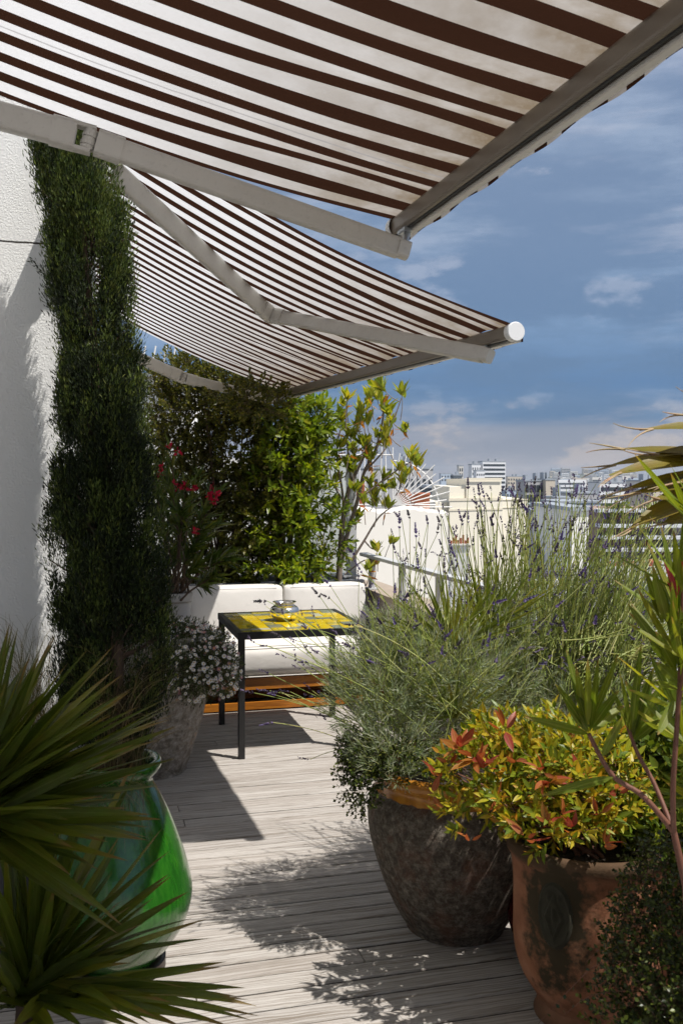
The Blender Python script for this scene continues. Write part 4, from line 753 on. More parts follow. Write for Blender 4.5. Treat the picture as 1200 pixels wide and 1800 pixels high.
mb.build('trailing_leaves', m_wire, wv); st.build('trailing_stems', MAT['stem_red'], wv)
shrub('wire_vine', 'dark small leaved wire vine hanging over the left rim of the round pot', cR, (*(cR[:2] - RT[:2] * .2), .56), [E(632, 1370, 3.36, .055, .10, .08), E(660, 1340, 3.4, .09, .06), E(730, 1340, 3.35, .10, .05), E(625, 1330, 3.42, .05, .07)], 620, .05, 8, .012, .009, m_wire, (.7, 1.3), nseg=2, prof=oval, sr=.0006, trunk_r=.002, cat='plant', inner=.3)

# ------------------------------------------------------------------ hedge plants in the long planter behind the sofa
t = thing('planter_box', (1.25, 8.0, 0), 'long grey metal planter behind the sofa', 'planter')
mb = MB(); x0, x1, y0, y1, zt = .1, 2.22, 7.62, 8.25, .80
for a in ((x0, x1, y0, y0 + .03), (x0, x1, y1 - .03, y1), (x0, x0 + .03, y0 + .03, y1 - .03), (x1 - .03, x1, y0 + .03, y1 - .03)): mb.box(*a, 0, zt)
for a in ((x0 - .012, x1 + .012, y0 - .015, y0 + .05), (x0 - .012, x1 + .012, y1 - .05, y1 + .015)): mb.box(*a, zt + .001, zt + .025)
mb.build('body', plain('grey_metal_planter', (.30, .31, .33), .5, .4, .15, 6), t); MB().box(x0 + .031, x1 - .031, y0 + .031, y1 - .031, .6, .74).build('soil', MAT['soil'], t)
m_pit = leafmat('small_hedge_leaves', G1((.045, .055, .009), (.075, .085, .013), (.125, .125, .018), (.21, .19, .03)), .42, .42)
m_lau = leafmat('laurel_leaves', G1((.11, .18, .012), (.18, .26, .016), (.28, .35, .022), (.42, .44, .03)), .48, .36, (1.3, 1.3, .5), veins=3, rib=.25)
f1 = W(395, 1030, 7.9); f1[2] = .74
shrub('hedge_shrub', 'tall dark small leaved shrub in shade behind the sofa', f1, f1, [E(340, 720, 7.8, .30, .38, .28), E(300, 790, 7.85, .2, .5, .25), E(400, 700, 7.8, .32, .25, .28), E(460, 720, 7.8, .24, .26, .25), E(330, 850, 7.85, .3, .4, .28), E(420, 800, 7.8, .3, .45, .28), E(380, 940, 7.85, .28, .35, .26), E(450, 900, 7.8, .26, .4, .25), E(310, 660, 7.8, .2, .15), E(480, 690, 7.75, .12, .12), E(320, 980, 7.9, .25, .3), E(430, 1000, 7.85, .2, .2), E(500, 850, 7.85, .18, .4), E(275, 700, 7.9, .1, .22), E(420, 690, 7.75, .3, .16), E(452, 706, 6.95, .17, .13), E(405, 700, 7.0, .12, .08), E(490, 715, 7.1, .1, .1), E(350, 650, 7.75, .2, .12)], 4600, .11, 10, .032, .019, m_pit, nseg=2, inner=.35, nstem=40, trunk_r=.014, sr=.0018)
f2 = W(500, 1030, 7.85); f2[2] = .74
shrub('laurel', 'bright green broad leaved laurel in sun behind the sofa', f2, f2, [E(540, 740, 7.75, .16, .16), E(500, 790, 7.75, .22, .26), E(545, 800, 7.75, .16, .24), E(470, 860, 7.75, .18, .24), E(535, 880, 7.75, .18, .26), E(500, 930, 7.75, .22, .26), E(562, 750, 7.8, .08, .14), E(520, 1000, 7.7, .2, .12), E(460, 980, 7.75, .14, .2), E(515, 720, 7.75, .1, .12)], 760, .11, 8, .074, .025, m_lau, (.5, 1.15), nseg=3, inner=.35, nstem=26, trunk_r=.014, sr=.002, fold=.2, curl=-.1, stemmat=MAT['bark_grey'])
f4 = W(545, 1028, 7.75); f4[2] = .74
shrub('young_shrub', 'small bright shrub in front of the laurel above the sofa back', f4, f4, [E(530, 1005, 7.66, .16, .06, .1), E(590, 930, 7.75, .12, .2), E(575, 985, 7.7, .1, .1)], 90, .10, 8, .05, .020, leafmat('lime_leaves', G1((.06, .11, .01), (.12, .18, .015), (.2, .26, .02), (.3, .3, .03)), .42), nseg=3, nstem=16, trunk_r=.006)
t = thing('rosette_tree', (*W(596, 1028, 7.85)[:2], .72), 'thin airy tree with leaf rosettes and orange old leaves beside the laurel', 'tree'); mb, st, od = MB(), MB(), MB()
Q = lambda x, y, d=7.85: W(x, y, d)
def limb(pts, r0, r1, d=7.85):
    p = smoothp([Q(x, y, d) for x, y in pts], 6); st.tubes(p, np.linspace(r0, r1, len(p)), 8)
limb([(595, 1034), (599, 960), (606, 890), (617, 850), (640, 800), (652, 770)], .026, .009); limb([(597, 1000), (610, 940), (628, 880), (640, 830), (660, 790), (672, 740), (675, 700)], .021, .006); limb([(592, 1034), (598, 940), (603, 880), (592, 800), (598, 755)], .016, .005); limb([(618, 985), (640, 950), (665, 910), (690, 890)], .012, .004); limb([(603, 880), (585, 850), (578, 820)], .008, .003); limb([(640, 830), (668, 800), (684, 780)], .009, .004); limb([(660, 790), (690, 740), (705, 700)], .008, .004); limb([(617, 850), (612, 800), (608, 760), (608, 712)], .009, .004); limb([(628, 880), (665, 850), (700, 825), (722, 812)], .008, .004); limb([(640, 950), (655, 965), (672, 960)], .007, .003); limb([(610, 860), (640, 800), (640, 750), (634, 732)], .007, .003); limb([(606, 1010), (640, 985), (662, 990)], .006, .003)
ROS = [(609, 704, 1), (670, 688, 1.5), (680, 684, 1.2), (664, 700, 1.2), (707, 694, 1.1), (598, 740, 1.15), (634, 730, 1.2), (672, 720, 1.2), (646, 746, 1.2), (616, 768, 1), (596, 786, 1.1), (642, 782, .9), (684, 758, .9), (684, 784, 1.25), (720, 804, 1), (732, 816, 1), (612, 818, .7), (597, 752, .9), (617, 768, .8), (640, 783, .8), (723, 810, .8), (710, 836, 1), (670, 843, .9), (650, 852, .9), (657, 872, 1), (677, 890, .9), (640, 880, .8), (623, 862, .9), (610, 817, .7), (627, 907, .7), (663, 970, .9), (683, 953, .7), (660, 992, .9), (700, 826, .8), (652, 700, .8), (690, 742, .7), (625, 745, .8), (648, 1002, .7)] + [(U(585, 715), U(700, 900), U(.55, .85)) for _ in range(20)]
for px, py, s in ROS:
    n = 19; c = Q(px, py + 8, 7.85 + U(-.22, .22)); up = nrm(np.array([0, 0, 1.]) + rng.normal(size=3) * .25); leafy(mb, c + rng.normal(size=(n, 3)) * .012, np.repeat(up[None], n, 0), .065, 1, .108 * s, .029, (.5, .95), nseg=4, fold=.25, var=.3)
    st.tubes(bez((c - up * .10 + rng.normal(size=3) * .03)[None], (c - up * .05)[None], (c + up * .03)[None], 5), [.004, .004, .003, .003, .0025], 5)
    if rng.random() < .55:
        k = rng.integers(1, 4); D = rng.normal(size=(k, 3)) + [0, 0, -.35]; blades(od, np.repeat((c - up * .02)[None], k, 0), D, rng.normal(size=(k, 3)) + [0, 0, 1], .075, .024, nseg=4)
mb.build('crown', leafmat('rosette_leaves', G1((.16, .22, .02), (.25, .31, .03), (.36, .37, .035), (.48, .42, .045)), .48, .38, (1.3, 1.2, .5)), t); st.build('trunk', MAT['bark_grey'], t, True); od.build('old_leaves', leafmat('orange_old_leaves', [(0, (.40, .13, .01)), (1, (.55, .26, .03))], .4, .4, (1.2, 1, .6)), t)

# ------------------------------------------------------------------ table, bowl, sofa
tx0, tx1, ty0, ty1, tz = .885, 1.70, 5.65, 6.53, .748
t = thing('tile_table', ((tx0 + tx1) / 2, (ty0 + ty1) / 2, 0), 'black steel table with a yellow and grey tiled top', 'table')
mb = MB()
for a in ((tx0, tx1, ty0, ty0 + .03), (tx0, tx1, ty1 - .03, ty1), (tx0, tx0 + .03, ty0 + .03, ty1 - .03), (tx1 - .03, tx1, ty0 + .03, ty1 - .03)): mb.box(*a, tz - .042, tz)
mb.box(tx0 + .03, tx1 - .03, ty0 + .03, ty1 - .03, tz - .03, tz - .010); fr = mb.build('frame', MAT['black'], t)
for xa in (tx0 + .004, tx1 - .044):
    for ya in (ty0 + .004, ty1 - .044): MB().extrude(rrect(.038, .038, .003, 1), (xa + .02, ya + .02, 0), (xa + .02, ya + .02, tz - .043), (0, 1, 0)).build('leg', MAT['black'], t)
tiles = []
def split(x0, x1, y0, y1, dep):
    w_, h_ = x1 - x0, y1 - y0
    if dep == 0 or (max(w_, h_) < .14 and rng.random() < .6) or max(w_, h_) < .07: tiles.append((x0, x1, y0, y1)); return
    k = rng.choice([.33, .5, .5, .62])
    if w_ > h_ * U(.7, 1.4): split(x0, x0 + w_ * k, y0, y1, dep - 1); split(x0 + w_ * k, x1, y0, y1, dep - 1)
    else: split(x0, x1, y0, y0 + h_ * k, dep - 1); split(x0, x1, y0 + h_ * k, y1, dep - 1)
split(tx0 + .031, tx1 - .031, ty0 + .031, ty1 - .031, 7); mb = MB()
for (a, b, c, d) in tiles:
    m_ = rng.choice([0, 0, 0, 0, 0, 0, 1, 1, 2, 2, 3]); g = .002; zt = tz - .002 + U(-.001, .0015)
    mb.extrude([(a + g, -.008), (b - g, -.008), (b - g, -.0015), (b - g - .0015, 0), (a + g + .0015, 0), (a + g, -.0015)], (0, c + g, zt), (0, d - g, zt), (0, 0, 1), m_)
mb.V = [np.stack([-v[:, 0] if False else v[:, 0], v[:, 1], v[:, 2]], -1) for v in mb.V]
mb.build('tiles', [M_tile('yellow_tile', (.62, .42, .005), (.78, .58, .02)), M_tile('olive_tile', (.34, .28, .01), (.46, .38, .03)), M_tile('grey_green_tile', (.10, .12, .085), (.24, .26, .19), .35), M_tile('pale_tile', (.5, .5, .38), (.62, .6, .45))], t)
cb = flat(W(500, 840, 6.2)); bo = MB().lathe(smoothp([(0, .0), (.045, .0), (.060, .006), (.086, .03), (.095, .058), (.086, .082), (.066, .096), (.060, .104), (.064, .110), (.074, .116), (.076, .119), (.070, .119), (.058, .108), (.058, .098), (.078, .08), (.085, .058), (.07, .02), (0, .012)], 4), (cb[0], cb[1], tz + .0006), 48).build('metal_bowl', MAT['silver'], None, True, (cb[0], cb[1], tz)); bo['label'] = 'round silver metal bowl with a flared rim on the tiled table'; bo['category'] = 'bowl'
sx0, sx1, sy0 = .74, 2.16, 6.80
t = thing('sofa', ((sx0 + sx1) / 2, sy0 + .4, 0), 'white cushioned outdoor sofa on an orange teak base behind the table', 'sofa'); mb = MB()
mb.box(sx0, sx1, sy0, sy0 + .035, .155, .235); mb.box(sx0, sx1, sy0 + .008, sy0 + .04, .012, .062)
for x in (sx0, sx1 - .06): mb.box(x, x + .06, sy0 + .045, sy0 + .62, .012, .235)
mb.box(sx0 + .062, sx1 - .062, sy0 + .04, sy0 + .60, .20, .225); mb.box(sx0, sx1, sy0 + .622, sy0 + .66, .012, .60); mb.box(sx0 + .061, sx1 - .061, sy0 + .36, sy0 + .38, .012, .198)
mb.build('frame', MAT['teak'], t)
cushion(MB(), sx0 + .005, sx1 - .005, sy0 - .025, sy0 + .56, .238, .475, .075, (.0, .02, .018), 22).build('seat_cushion', MAT['white_cloth'], t, True)
xm = 1.485
for a, b in ((sx0 + .01, xm - .003), (xm + .003, sx1 - .02)): cushion(MB(), a, b, sy0 + .42, sy0 + .60, .46, .838, .032, (.004, .022, .002), 20, .08).build('back_cushion', MAT['white_cloth'], t, True)
for q_, (a, b, z0, z1, yf) in enumerate(((sx0 + .03, sx1 - .03, .262, .452, sy0 - .043), (sx0 + .03, xm - .025, .50, .81, sy0 + .405), (xm + .025, sx1 - .04, .50, .81, sy0 + .405))):
    par = [o for o in bpy.data.objects if o.parent == t and 'cushion' in o.name][q_]; tl = 0 if q_ == 0 else .08
    for zz1 in (z0 - .012, z1 + .012):
        xs_ = np.linspace(a + .03, b - .03, 16); MB().tubes(np.stack([xs_, np.full(16, yf + .020 + (zz1 - z0) * tl), np.full(16, zz1)], -1), .004, 6).build('piping', MAT['white_cloth'], par, True)
def pillow(lbl, x0, x1, y0, y1, z0, z1):
    o = cushion(MB(), x0, x1, y0, y1, z0, z1, .045, (.02, .02, .01), 14).build('cushion', MAT['beige_cloth'], None, True, ((x0 + x1) / 2, (y0 + y1) / 2, z0)); o['label'] = lbl; o['category'] = 'cushion'

# ------------------------------------------------------------------ parapet, railing, windscreen
t = thing('parapet', (2.33, 4, 0), 'low pale parapet wall along the right edge of the terrace', 'wall'); MB().box(2.30, 2.50, -2, 8.30, -.05, .70).build('wall', M_wall('parapet_render', (.55, .50, .44), .12, 2.0), t); MB().box(2.27, 2.53, -2, 8.30, .703, .745).build('coping', plain('parapet_coping', (.34, .28, .22), .8, 0, .2, 12), t)
t = thing('railing', (2.32, 4, .74), 'galvanised metal railing with a flat handrail on the parapet', 'railing')
MB().extrude(rrect(.075, .028, .006, 2), (2.30, -1.5, 1.015), (2.30, 7.86, 1.015)).build('handrail', MAT['rail'], t)
for k, yy in enumerate(np.arange(-1.0, 7.6, .78)):
    mb = MB().box(2.285, 2.315, yy, yy + .085, .748, 1.0); mb.box(2.262, 2.338, yy - .02, yy + .105, .7465, .757); mb.build('post', MAT['rail'], t)
t = thing('corner_post', (2.26, 7.86, 0), 'wide galvanised steel post at the far end of the railing', 'post'); MB().box(2.165, 2.240, 7.87, 7.93, .0, 1.86).build('shaft', MAT['rail'], t); MB().box(2.12, 2.262, 7.84, 7.97, .826, .84).build('base_plate', MAT['rail'], t)
gl = NT('clear_glass'); gm = gl.done(gl.n('MixShader', {0: .12, 1: gl.n('BsdfTransparent', {0: (.93, .96, .95, 1)}).outputs[0], 2: gl.n('BsdfGlossy', {0: (1, 1, 1, 1), 1: .03}).outputs[0]}).outputs[0])
t = thing('windscreen', (1.95, 8.32, .7), 'clear glass windscreen with a thin dark frame behind the rosette tree', 'glass screen')
p0, p1 = W(500, 808, 8.3), W(610, 808, 8.3); MBg = MB(); zz0 = .70
q = p1 - p0; q[2] = 0; q = nrm(q); L_ = np.linalg.norm((p1 - p0)[:2]); up = np.array([0, 0, 1.]); tz_ = p0[2]
fr = MB()
for a, b in (((0, tz_), (L_, tz_)), ((0, zz0), (L_, zz0)), ((0, zz0), (0, tz_)), ((L_, zz0), (L_, tz_))):
    A = flat(p0, 0) + q * a[0] + up * a[1]; B = flat(p0, 0) + q * b[0] + up * b[1]; fr.extrude(rrect(.02, .02, .002, 1), A, B, np.cross(q, up))
fr.build('frame', MAT['black'], t); A = flat(p0, 0)
nn = np.cross(q, up) * .003; MB().add([A + up * zz0 - nn, A + q * L_ + up * zz0 - nn, A + q * L_ + up * tz_ - nn, A + up * tz_ - nn, A + up * zz0 + nn, A + q * L_ + up * zz0 + nn, A + q * L_ + up * tz_ + nn, A + up * tz_ + nn], np.array([[0, 1, 2, 3], [7, 6, 5, 4], [0, 4, 5, 1], [2, 6, 7, 3], [1, 5, 6, 2], [0, 3, 7, 4]])).build('pane', gm, t)
# ------------------------------------------------------------------ neighbours
GZ = -24.0
def lat(px, d): return (px - HX) / F0 * d
def zat(py, d): return EYE + (HY - py) / F0 * d
m_white = M_wall('white_render', (.78, .76, .72), .05, 1.2); m_cream = M_wall('cream_render', (.80, .745, .62), .04, 2.5)
m_tc = plain('chimney_terracotta', (.34, .10, .045), .8, 0, .25, 12)
def foot(px, d): return (W(px, 840, d)[0], W(px, 840, d)[1], GZ)
t = thing('neighbour_wall', foot(450, 11), 'white rendered wall standing behind the hedge and laurel', 'wall')
mb = MB().cbox(-2.9, lat(611, 11), 11, 11.5, GZ, zat(806, 11)); mb.cbox(-2.9, lat(330, 11), 10.996, 12.5, zat(806, 11) + .002, zat(664, 11)); mb.build('wall', m_white, t)
MB().cbox(-2.95, lat(330, 11) + .06, 10.9, 12.6, zat(664, 11) + .003, zat(657, 11)).build('roof_slab', plain('grey_slab', (.45, .46, .48), .7), t)
t = thing('neighbour_building', foot(705, 12), 'white rendered gable wall with a rough top beyond the railing', 'building')
mb = MB(); xs = np.linspace(lat(618, 12), lat(797, 12), 40); tp_ = zat(897, 12) + .02 * np.sin(xs * 9) + U(-.012, .012, 40) - .05 * np.clip((xs - lat(770, 12)) / .2, 0, 1)
def col(x, d, z): return x * RT + d * FW + np.array([0, 0, z])
v = []
for x, z_ in zip(xs, tp_): q_ = (x - xs[0]) * .5; v += [col(x, 12 + q_, GZ), col(x, 12 + q_, z_ - .02), col(x, 12.02 + q_, z_), col(x, 12.5 + q_, z_ + .01), col(x, 12.5 + q_, GZ)]
i = np.arange(39) * 5; f = np.concatenate([np.stack([i + k, i + 5 + k, i + 6 + k, i + 1 + k], -1) for k in range(4)])
mb.add(np.array(v), [f, np.array([[0, 1, 2, 3, 4]]), np.array([[195, 199, 198, 197, 196]])]).build('wall', M_wall('rough_white_render', (.80, .765, .70), .06, 2.5), t)
t = thing('chimney_stack', foot(715, 13.8), 'low cream chimney stack carrying terracotta chimney pots', 'chimney'); MB().cbox(lat(612, 13.4), lat(770, 13.4), 13.4, 14.3, GZ, 1.20).build('stack', m_cream, t)
for px, d, r, yt, lb in ((709, 13.7, .105, 867, 'terracotta chimney pot nearest the centre of the white fan grille'), (741, 13.7, .112, 866, 'terracotta chimney pot under the right end of the fan grille'), (727, 14.1, .10, 870, 'terracotta chimney pot set back between two others'), (633, 13.7, .075, 850, 'slim terracotta chimney pot seen through the rosette tree')):
    c = W(px, 840, d); zt = zat(yt, d); o = MB().lathe([(r * .96, 1.20), (r, 1.22), (r, zt - .04), (r * 1.05, zt - .035), (r * 1.05, zt), (r * .85, zt), (r * .82, zt - .2)], (c[0], c[1], 0), 28).build('chimney_pot', m_tc, None, True, (c[0], c[1], 1.2)); o['label'] = lb; o['category'] = 'chimney pot'; o['group'] = 'terracotta chimney pots'
def grille(label, px, d, segs, arcs):
    t = thing('security_grille', (*W(px, 840, d)[:2], segs[0][0][1]), label, 'grille'); 
    for a, b, r in segs: MB().tubes(np.stack([col(a[0], d, a[1]), (col(a[0], d, a[1]) + col(b[0], d, b[1])) / 2, col(b[0], d, b[1])]), r, 6, cap=True).build('spike', m_gr, t)
    for c, rad, a0, a1 in arcs:
        a = np.linspace(a0, a1, 20); MB().tubes(np.stack([col(c[0] + rad * math.cos(q), d + .012, c[1] + rad * math.sin(q)) for q in a]), .010, 6).build('arc_bar', m_gr, t)
m_gr = plain('white_painted_iron', (.75, .74, .72), .5, 0, .15, 30)
c = (lat(690, 13), zat(891, 13)); segs = []
for k in range(13): a = pi / 2 - k * (pi / 2) / 12; r1 = .80 if k % 2 == 0 else .73; segs.append(((c[0] + .04 * math.cos(a), c[1] + .04 * math.sin(a)), (c[0] + r1 * math.cos(a), c[1] + r1 * math.sin(a)), .0085))
for k, px in enumerate(np.arange(580, 690, 12.5)): x = lat(px, 13); segs.append(((x, c[1]), (x + .03 * math.sin(k * 2.1), c[1] + .86 + .05 * (k % 2)), .0085))
segs.append(((lat(575, 13), c[1] + .70), (c[0], c[1] + .70), .010)); segs.append(((lat(575, 13), c[1] + .03), (lat(765, 13), c[1] + .03), .010))
grille('white iron security grille fanning out in spikes above the chimney pots', 690, 13, segs, [(c, .62, 0, pi / 2), (c, .24, 0, pi / 2)])
segs = [((lat(px, 11.6), zat(657, 11.6)), (lat(px + 9, 11.6), zat(608, 11.6)), .011) for px in (232, 247, 265, 284, 300, 318)]
grille('white iron spikes on the roof slab seen under the far awning arm', 270, 11.6, segs, [])
t = thing('cream_building', foot(850, 26), 'stepped cream blind-walled building beyond the white gable', 'building'); d = 26.0; L26 = lat(850, 26.0)
mb = MB().wedge(lat(786, d), lat(886, d), d, d + 7, GZ, zat(878, d), .55, L26); mb.wedge(lat(817, d), lat(884, d), d + .05, d + 5, zat(878, d) + .002, zat(842, d), .55, L26); mb.wedge(lat(786, d), lat(816.8, d), d + .1, d + 5, zat(878, d) + .002, zat(855, d), .55, L26)
mb.wedge(lat(886.2, d), lat(938, d), d + .2, d + 6, GZ, zat(879, d), .55, L26); mb.wedge(lat(762, d), lat(785.8, d), d + .3, d + 4, GZ, zat(882, d), .55, L26); mb.build('wall', m_cream, t)
mb = MB()
for y_, h_, a, b in ((877.5, .035, 784, 886.1), (842, .03, 815.5, 885.5), (895.5, .022, 784, 886.15)): mb.wedge(lat(a, d), lat(b, d), d - .018, d - .003, zat(y_, d) - h_, zat(y_, d) + h_, .55, L26)
mb.wedge(lat(886.3, d), lat(938.5, d), d + .18, d + .197, zat(894, d), zat(893, d), .55, L26); mb.wedge(lat(886.3, d), lat(938.5, d), d + .18, d + .197, zat(880, d), zat(878.4, d), .55, L26); mb.build('cornice', M_wall('cream_cornice', (.70, .64, .52), .04, 3), t)
t = thing('chimney_stack', foot(807, 18), 'pale chimney stack topped by a row of tiny terracotta pots', 'chimney'); d = 18.0; MB().cbox(lat(791, d), lat(823, d), d, d + .5, GZ, zat(960, d)).build('stack', m_white, t); MB().cbox(lat(789.5, d), lat(824.5, d), d - .03, d + .53, zat(960, d) + .002, zat(957, d)).build('stack_cap', plain('stack_cap', (.5, .48, .44), .8), t)
for k in range(8):
    c = W(792.5 + k * 4.2, 840, d + .2 + .1 * (k % 2)); MB().lathe([(.021, 0), (.019, .05 + .05 * ((k * 7) % 3)), (.024, .06 + .05 * ((k * 7) % 3)), (.018, .06 + .05 * ((k * 7) % 3))], (c[0], c[1], zat(957, d)), 14).build('small_pot', m_tc, t, True)
# ------------------------------------------------------------------ city
def cm(name, c): return M_wall(name, c, .08, .05, False)
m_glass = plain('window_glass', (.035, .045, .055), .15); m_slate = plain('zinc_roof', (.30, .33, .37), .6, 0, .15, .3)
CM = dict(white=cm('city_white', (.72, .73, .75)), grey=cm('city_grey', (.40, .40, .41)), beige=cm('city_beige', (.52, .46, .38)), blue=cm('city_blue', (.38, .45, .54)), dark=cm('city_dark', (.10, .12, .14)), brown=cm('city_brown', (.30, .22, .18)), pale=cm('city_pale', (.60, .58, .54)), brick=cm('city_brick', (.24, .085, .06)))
UNIT = MB().box(-.5, .5, -.5, .5, -.5, .5).build('pane_proto', m_glass); UM = UNIT.data; bpy.data.objects.remove(UNIT)
def bld(label, px0, px1, yt, d, dep, c, nx, yb, fh=3.0, ww=.55, wh=.5, band=False, name='apartment_block', group=None, ang=0.0, roof=True, plant=True, cap=100):
    l0, l1, z1 = lat(px0, d), lat(px1, d), zat(yt, d); t = thing(name, foot((px0 + px1) / 2, d), label, 'building', group); o = ((l0 + l1) / 2, d)
    ang = math.atan(.5); MB().wedge(l0, l1, d, d + dep, GZ, z1, .5, o[0]).build('wall', CM[c] if isinstance(c, str) else c, t)
    if roof:
        mb = MB().wedge(l0 - .15, l1 + .15, d - .15, d + dep + .15, z1 + .01, z1 + min(.8, .0009 * d + .15), .5, o[0])
        if plant and d > 140:
            for k in range(2): a = U(.1, .75); mb.wedge(l0 + (l1 - l0) * a, l0 + (l1 - l0) * (a + U(.08, .2)), d + dep * .3, d + dep * .6, z1 + .02, z1 + U(1.2, 2.6), .5, o[0])
        mb.build('roof', m_slate, t)
    zb = zat(yb, d); base = np.array(t.location); n = 0; zf = z1 - fh * .75
    while zf > zb and n < cap:
        xs = [(l0 + l1) / 2] if band else [l0 + (l1 - l0) * (k + .5) / nx for k in range(nx)]
        w_ = (l1 - l0) * (.94 if band else ww / nx) / math.cos(ang)
        for x in xs:
            if n >= cap: break
            dx = x - o[0]; p = x * RT + (d + dx * .5) * FW + np.array([0, 0, zf]); ob = bpy.data.objects.new('window_band' if band else 'window', UM); COL.objects.link(ob); ob.parent = t
            ob.location = Vector(p - base); ob.scale = (w_, .25, fh * wh); ob.rotation_euler = (0, 0, -YAW + ang); n += 1
        zf -= fh
    return t
bld('pale grey apartment block seen through the spikes of the white grille', 622, 764, 824, 150, 14, 'grey', 13, 880, 3.0, .42, .45)
bld('dark low building just left of the stepped cream building', 752, 788, 858, 70, 8, 'dark', 4, 885, 1.6)
bld('tall white tower with dark window bands, highest on the skyline', 846, 890, 812, 650, 22, 'white', 6, 880, 2.9, .6, .5, True, 'tower_block')
bld('slim white tower joined to the left of the banded white tower', 828, 845.5, 817, 640, 18, 'white', 4, 845, 3.4, .4, .45, False, 'tower_block')
bld('narrow grey stair tower left of the white towers', 806, 814, 819, 660, 12, 'pale', 2, 845, 3.5, .5, .6, False, 'tower_block', plant=False)
bld('low white block in front of the white tower', 836, 852, 828, 600, 14, 'white', 4, 846, 3, .5, .4, plant=False)
bld('small dark glass office block beside the stair tower', 796, 812, 836, 480, 12, 'dark', 5, 850, 2.6, .6, .6)
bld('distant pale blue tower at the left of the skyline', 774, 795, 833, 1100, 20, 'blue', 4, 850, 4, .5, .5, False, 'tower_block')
bld('dark tower with a pale window grid behind the lavender', 921, 957, 846, 260, 14, 'grey', 5, 960, 2.6, .8, .72, False, 'tower_block')
bld('beige blind flank tower joined to the dark grid tower', 957.5, 976, 844, 258, 16, 'beige', 1, 846, 3, .3, .3, False, 'tower_block')
bld('hazy beige slab between the white tower and the dark tower', 890, 920, 838, 950, 24, 'beige', 6, 868, 3.6, .5, .5)
bld('light blue block low between the white and dark towers', 888, 915, 863, 480, 16, 'blue', 5, 885, 3, .5, .5)
bld('dark blue glass building at the foot of the dark tower', 939, 962, 891, 110, 8, 'dark', 5, 960, 1.5, .7, .6)
bld('long white slab block with striped floors right of the hill', 1048, 1124, 849, 330, 16, 'white', 12, 900, 2.7, .9, .45, True)
bld('taller pale slab block behind the palm tips', 1122, 1170, 846, 300, 16, 'pale', 8, 900, 2.7, .6, .5)
bld('beige apartment house behind the right palm blades', 1138, 1215, 862, 190, 14, 'beige', 7, 905, 2.5, .4, .55)
bld('white apartment house at the far right edge', 1206, 1290, 852, 210, 14, 'white', 8, 905, 2.6, .4, .55)
bld('grey apartment house behind the tall lavender spikes', 1000, 1052, 868, 210, 12, 'grey', 6, 900, 2.4, .5, .55)
bld('pale apartment house right of the beige flank tower', 974, 1004, 876, 170, 10, 'pale', 5, 905, 2.2, .45, .5)
bld('low blue zinc roofed house below the hill', 976, 1060, 884, 120, 10, 'blue', 8, 905, 1.9, .5, .5)
bld('white blind gable house behind the lavender', 1002, 1036, 898, 45, 9, m_white, 1, 899, 3, .3, .3, plant=False)
bld('grey zinc clad house left of the white gable house', 972, 1001, 908, 52, 9, 'grey', 5, 960, 1.4, .3, .8, plant=False)
# terraced residence with balconies
d = 60.0; t = thing('terraced_residence', foot(1140, d), 'terraced residence with long white balconies and red brick at the right', 'building')
MB().cbox(lat(1060, d), lat(1290, d), d + 1.2, d + 12, GZ, zat(899, d)).build('wall', CM['brown'], t)
for k, y_ in enumerate((895, 921.5, 941.5, 962.5, 984, 1006)): MB().cbox(lat(1052 + k * 2, d), lat(1292, d), d - .2 * k, d + 1.18, zat(y_ + 6, d), zat(y_, d)).build('balcony', CM['white'], t)
for k, y_ in enumerate((901.5, 928, 948.5, 969.5)):
    for q in range(9): a = 1066 + q * 24 + (k % 2) * 7; MB().cbox(lat(a, d), lat(a + 11 + (q % 3) * 4, d), d + 1.12, d + 1.19, zat(y_ + 12.5, d), zat(y_, d)).build('window', [m_glass, CM['dark'], CM['pale'], CM['brick'], CM['white']][(q * 3 + k * 2) % 5], t)
mb = MB(); P, D = ell_twigs([[*W(x, 899, d + .6), .9, .5, .35] for x in (1085, 1150, 1172, 1190, 1215)], 260, .3); leafy(mb, P, D, .3, 6, .22, .12, nseg=2); mb.build('roof_garden', m_shr, t)
# pale flat roofs below
def flatroof(label, px0, px1, d0, d1, z, items, c, name='flat_roof_building'):
    l0, l1 = lat(px0, d0), lat(px1, d0); t = thing(name, foot((px0 + px1) / 2, d0), label, 'building'); MB().cbox(l0, l1, d0, d1, GZ, z).build('wall', c, t)
    mb = MB(); th = .25
    for a in ((l0, l1, d0, d0 + th), (l0, l1, d1 - th, d1), (l0, l0 + th, d0 + th, d1 - th), (l1 - th, l1, d0 + th, d1 - th)): mb.cbox(*a, z + .002, z + .35)
    mb.build('parapet', m_white, t); MB().cbox(l0 + th + .01, l1 - th - .01, d0 + th + .01, d1 - th - .01, z + .004, z + .03).build('roof', M_wall(label[:12], (.45, .47, .50), .15, .4), t)
    for (a, b, e, h) in items: x = l0 + (l1 - l0) * a; y = d0 + (d1 - d0) * b; MB().cbox(x, x + e, y, y + e * .7, z + .032, z + h).build('roof_box', CM[['white', 'grey', 'dark'][int(a * 97) % 3]], t)
flatroof('pale flat roof with vents just beyond the lavender', 845, 1260, 30, 43, -3.2, [(.15, .3, 1.2, 1.0), (.34, .6, .9, .8), (.5, .2, 1.6, .9), (.66, .5, .8, 1.4), (.8, .3, 1.5, 1.1)], m_white)
flatroof('second pale roof below the white gable house', 880, 1075, 46, 58, -3.6, [(.2, .4, 2, 1.4), (.55, .5, 1.2, 1.8), (.8, .2, 1.0, 1.0)], CM['white'])
flatroof('grey roof below the cream building', 700, 905, 40, 60, -5.5, [(.3, .3, 2, 2)], CM['grey'])
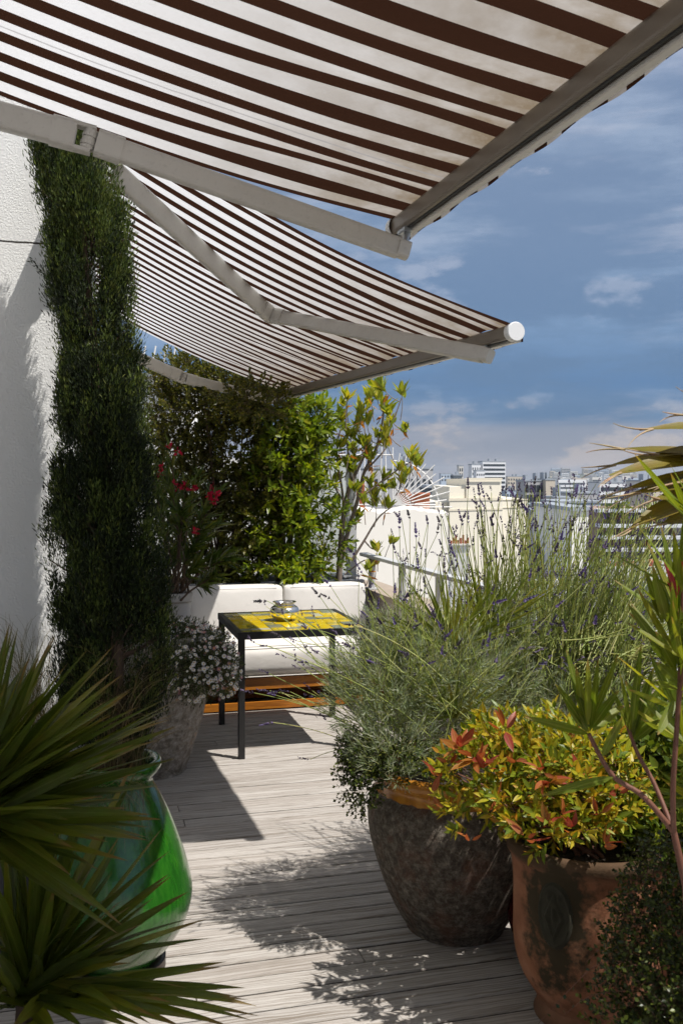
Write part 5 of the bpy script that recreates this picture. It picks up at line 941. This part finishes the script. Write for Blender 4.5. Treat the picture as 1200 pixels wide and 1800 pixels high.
d = 44.5; t = thing('roof_terrace_wall', foot(1120, d), 'low wall with a row of terracotta flower pots below the terraced residence', 'wall'); MB().cbox(lat(1062, d), lat(1200, d), d, d + .4, GZ, zat(996, d)).build('wall', m_white, t)
for k in range(9): c_ = W(1068 + k * 15, 840, d + .2); MB().lathe([(0, .0), (.09, 0), (.13, .24 + .04 * (k % 3)), (.11, .24 + .04 * (k % 3)), (0, .2)], (c_[0], c_[1], zat(996, d) + .002), 16).build('flower_pot', m_tc, t, True)
# hillside and far blocks
gx = np.linspace(-4700, 4700, 60); gy = np.linspace(-4700, 4700, 60); X, Y = np.meshgrid(gx, gy, indexing='ij'); i, j = np.meshgrid(np.arange(59), np.arange(59), indexing='ij')
q = np.stack([i * 60 + j, (i + 1) * 60 + j, (i + 1) * 60 + j + 1, i * 60 + j + 1], -1).reshape(-1, 4)
hc = W(1035, 840, 3300)
def hz(x, y): return 42 * np.exp(-(((x - hc[0]) * RT[0] + (y - hc[1]) * RT[1]) / 230) ** 2 - (((x - hc[0]) * FW[0] + (y - hc[1]) * FW[1]) / 420) ** 2)
MB().add(np.stack([X, Y, np.full_like(X, GZ)], -1), q).build('city_ground', plain('city_ground', (.20, .20, .19), .9, 0, .3, .02), kind='structure')
u_, v_ = np.meshgrid(np.linspace(-900, 900, 50), np.linspace(-1100, 1100, 30), indexing='ij'); hp = hc[:2] + u_[..., None] * RT[:2] + v_[..., None] * FW[:2]; i, j = np.meshgrid(np.arange(49), np.arange(29), indexing='ij')
MB().add(np.concatenate([hp, (GZ - 1 + hz(hp[..., 0], hp[..., 1]))[..., None]], -1), np.stack([i * 30 + j, (i + 1) * 30 + j, (i + 1) * 30 + j + 1, i * 30 + j + 1], -1).reshape(-1, 4)).build('hill', plain('wooded_hill', (.07, .085, .06), .9, 0, .4, .05), None, True, kind='structure', label='wooded hill with town houses on the skyline')
far_lb = {'white': 'small white house block on the far hillside town', 'pale': 'small pale stone house block on the far hillside town', 'grey': 'small grey house block on the far hillside town', 'beige': 'small beige house block on the far hillside town', 'blue': 'small bluish house block on the far hillside town'}
for k in range(64):
    c_ = ['white', 'pale', 'grey', 'beige', 'blue'][k % 5]; 
    if k < 40: px, d = U(955, 1120), U(2650, 3350)
    else: px, d = U(780, 1260), U(1300, 2600)
    p = W(px, 840, d); zb = GZ + hz(p[0], p[1]); w_, hh = U(14, 46), U(11, 24) if d > 2600 else U(16, 27); l = lat(px, d)
    t = thing('house_block', (p[0], p[1], zb), far_lb[c_], 'building', 'town blocks on the far hillside'); MB().wedge(l - w_ / 2, l + w_ / 2, d, d + 18, zb - 6, zb + hh, .5, l).build('wall', CM[c_], t)
    mb = MB(); 
    for r_ in range(3): mb = MB().wedge(l - w_ * .46, l + w_ * .46, d - .4, d - .02, zb + hh * (.24 + .24 * r_), zb + hh * (.34 + .24 * r_), .5, l); mb.build('window_band', m_glass, t)
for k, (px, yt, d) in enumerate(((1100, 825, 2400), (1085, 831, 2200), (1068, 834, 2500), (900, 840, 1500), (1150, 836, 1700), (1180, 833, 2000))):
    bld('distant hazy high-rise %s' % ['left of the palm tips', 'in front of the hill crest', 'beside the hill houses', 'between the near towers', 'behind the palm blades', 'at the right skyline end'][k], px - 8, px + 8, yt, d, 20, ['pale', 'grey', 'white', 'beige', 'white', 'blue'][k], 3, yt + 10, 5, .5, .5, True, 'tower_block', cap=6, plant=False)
hb = MB().box(-4800, 4800, -4800, 4800, GZ - 1, 60).build('haze', None or bpy.data.materials.new('haze_air'), kind='stuff')
hm = hb.data.materials[0]; hm.use_nodes = True; hm.node_tree.nodes.clear(); o_ = hm.node_tree.nodes.new('ShaderNodeOutputMaterial'); v_ = hm.node_tree.nodes.new('ShaderNodeVolumePrincipled')
v_.inputs['Density'].default_value = .00012; v_.inputs['Color'].default_value = (.78, .85, .95, 1); v_.inputs['Anisotropy'].default_value = .1; hm.node_tree.links.new(v_.outputs[0], o_.inputs[1])
SC.cycles.volume_bounces = 0; SC.cycles.transparent_max_bounces = 12; SC.cycles.max_bounces = 7; SC.cycles.diffuse_bounces = 3; SC.cycles.sample_clamp_indirect = 8.0; SC.cycles.use_denoising = True; SC.cycles.denoising_prefilter = 'FAST'
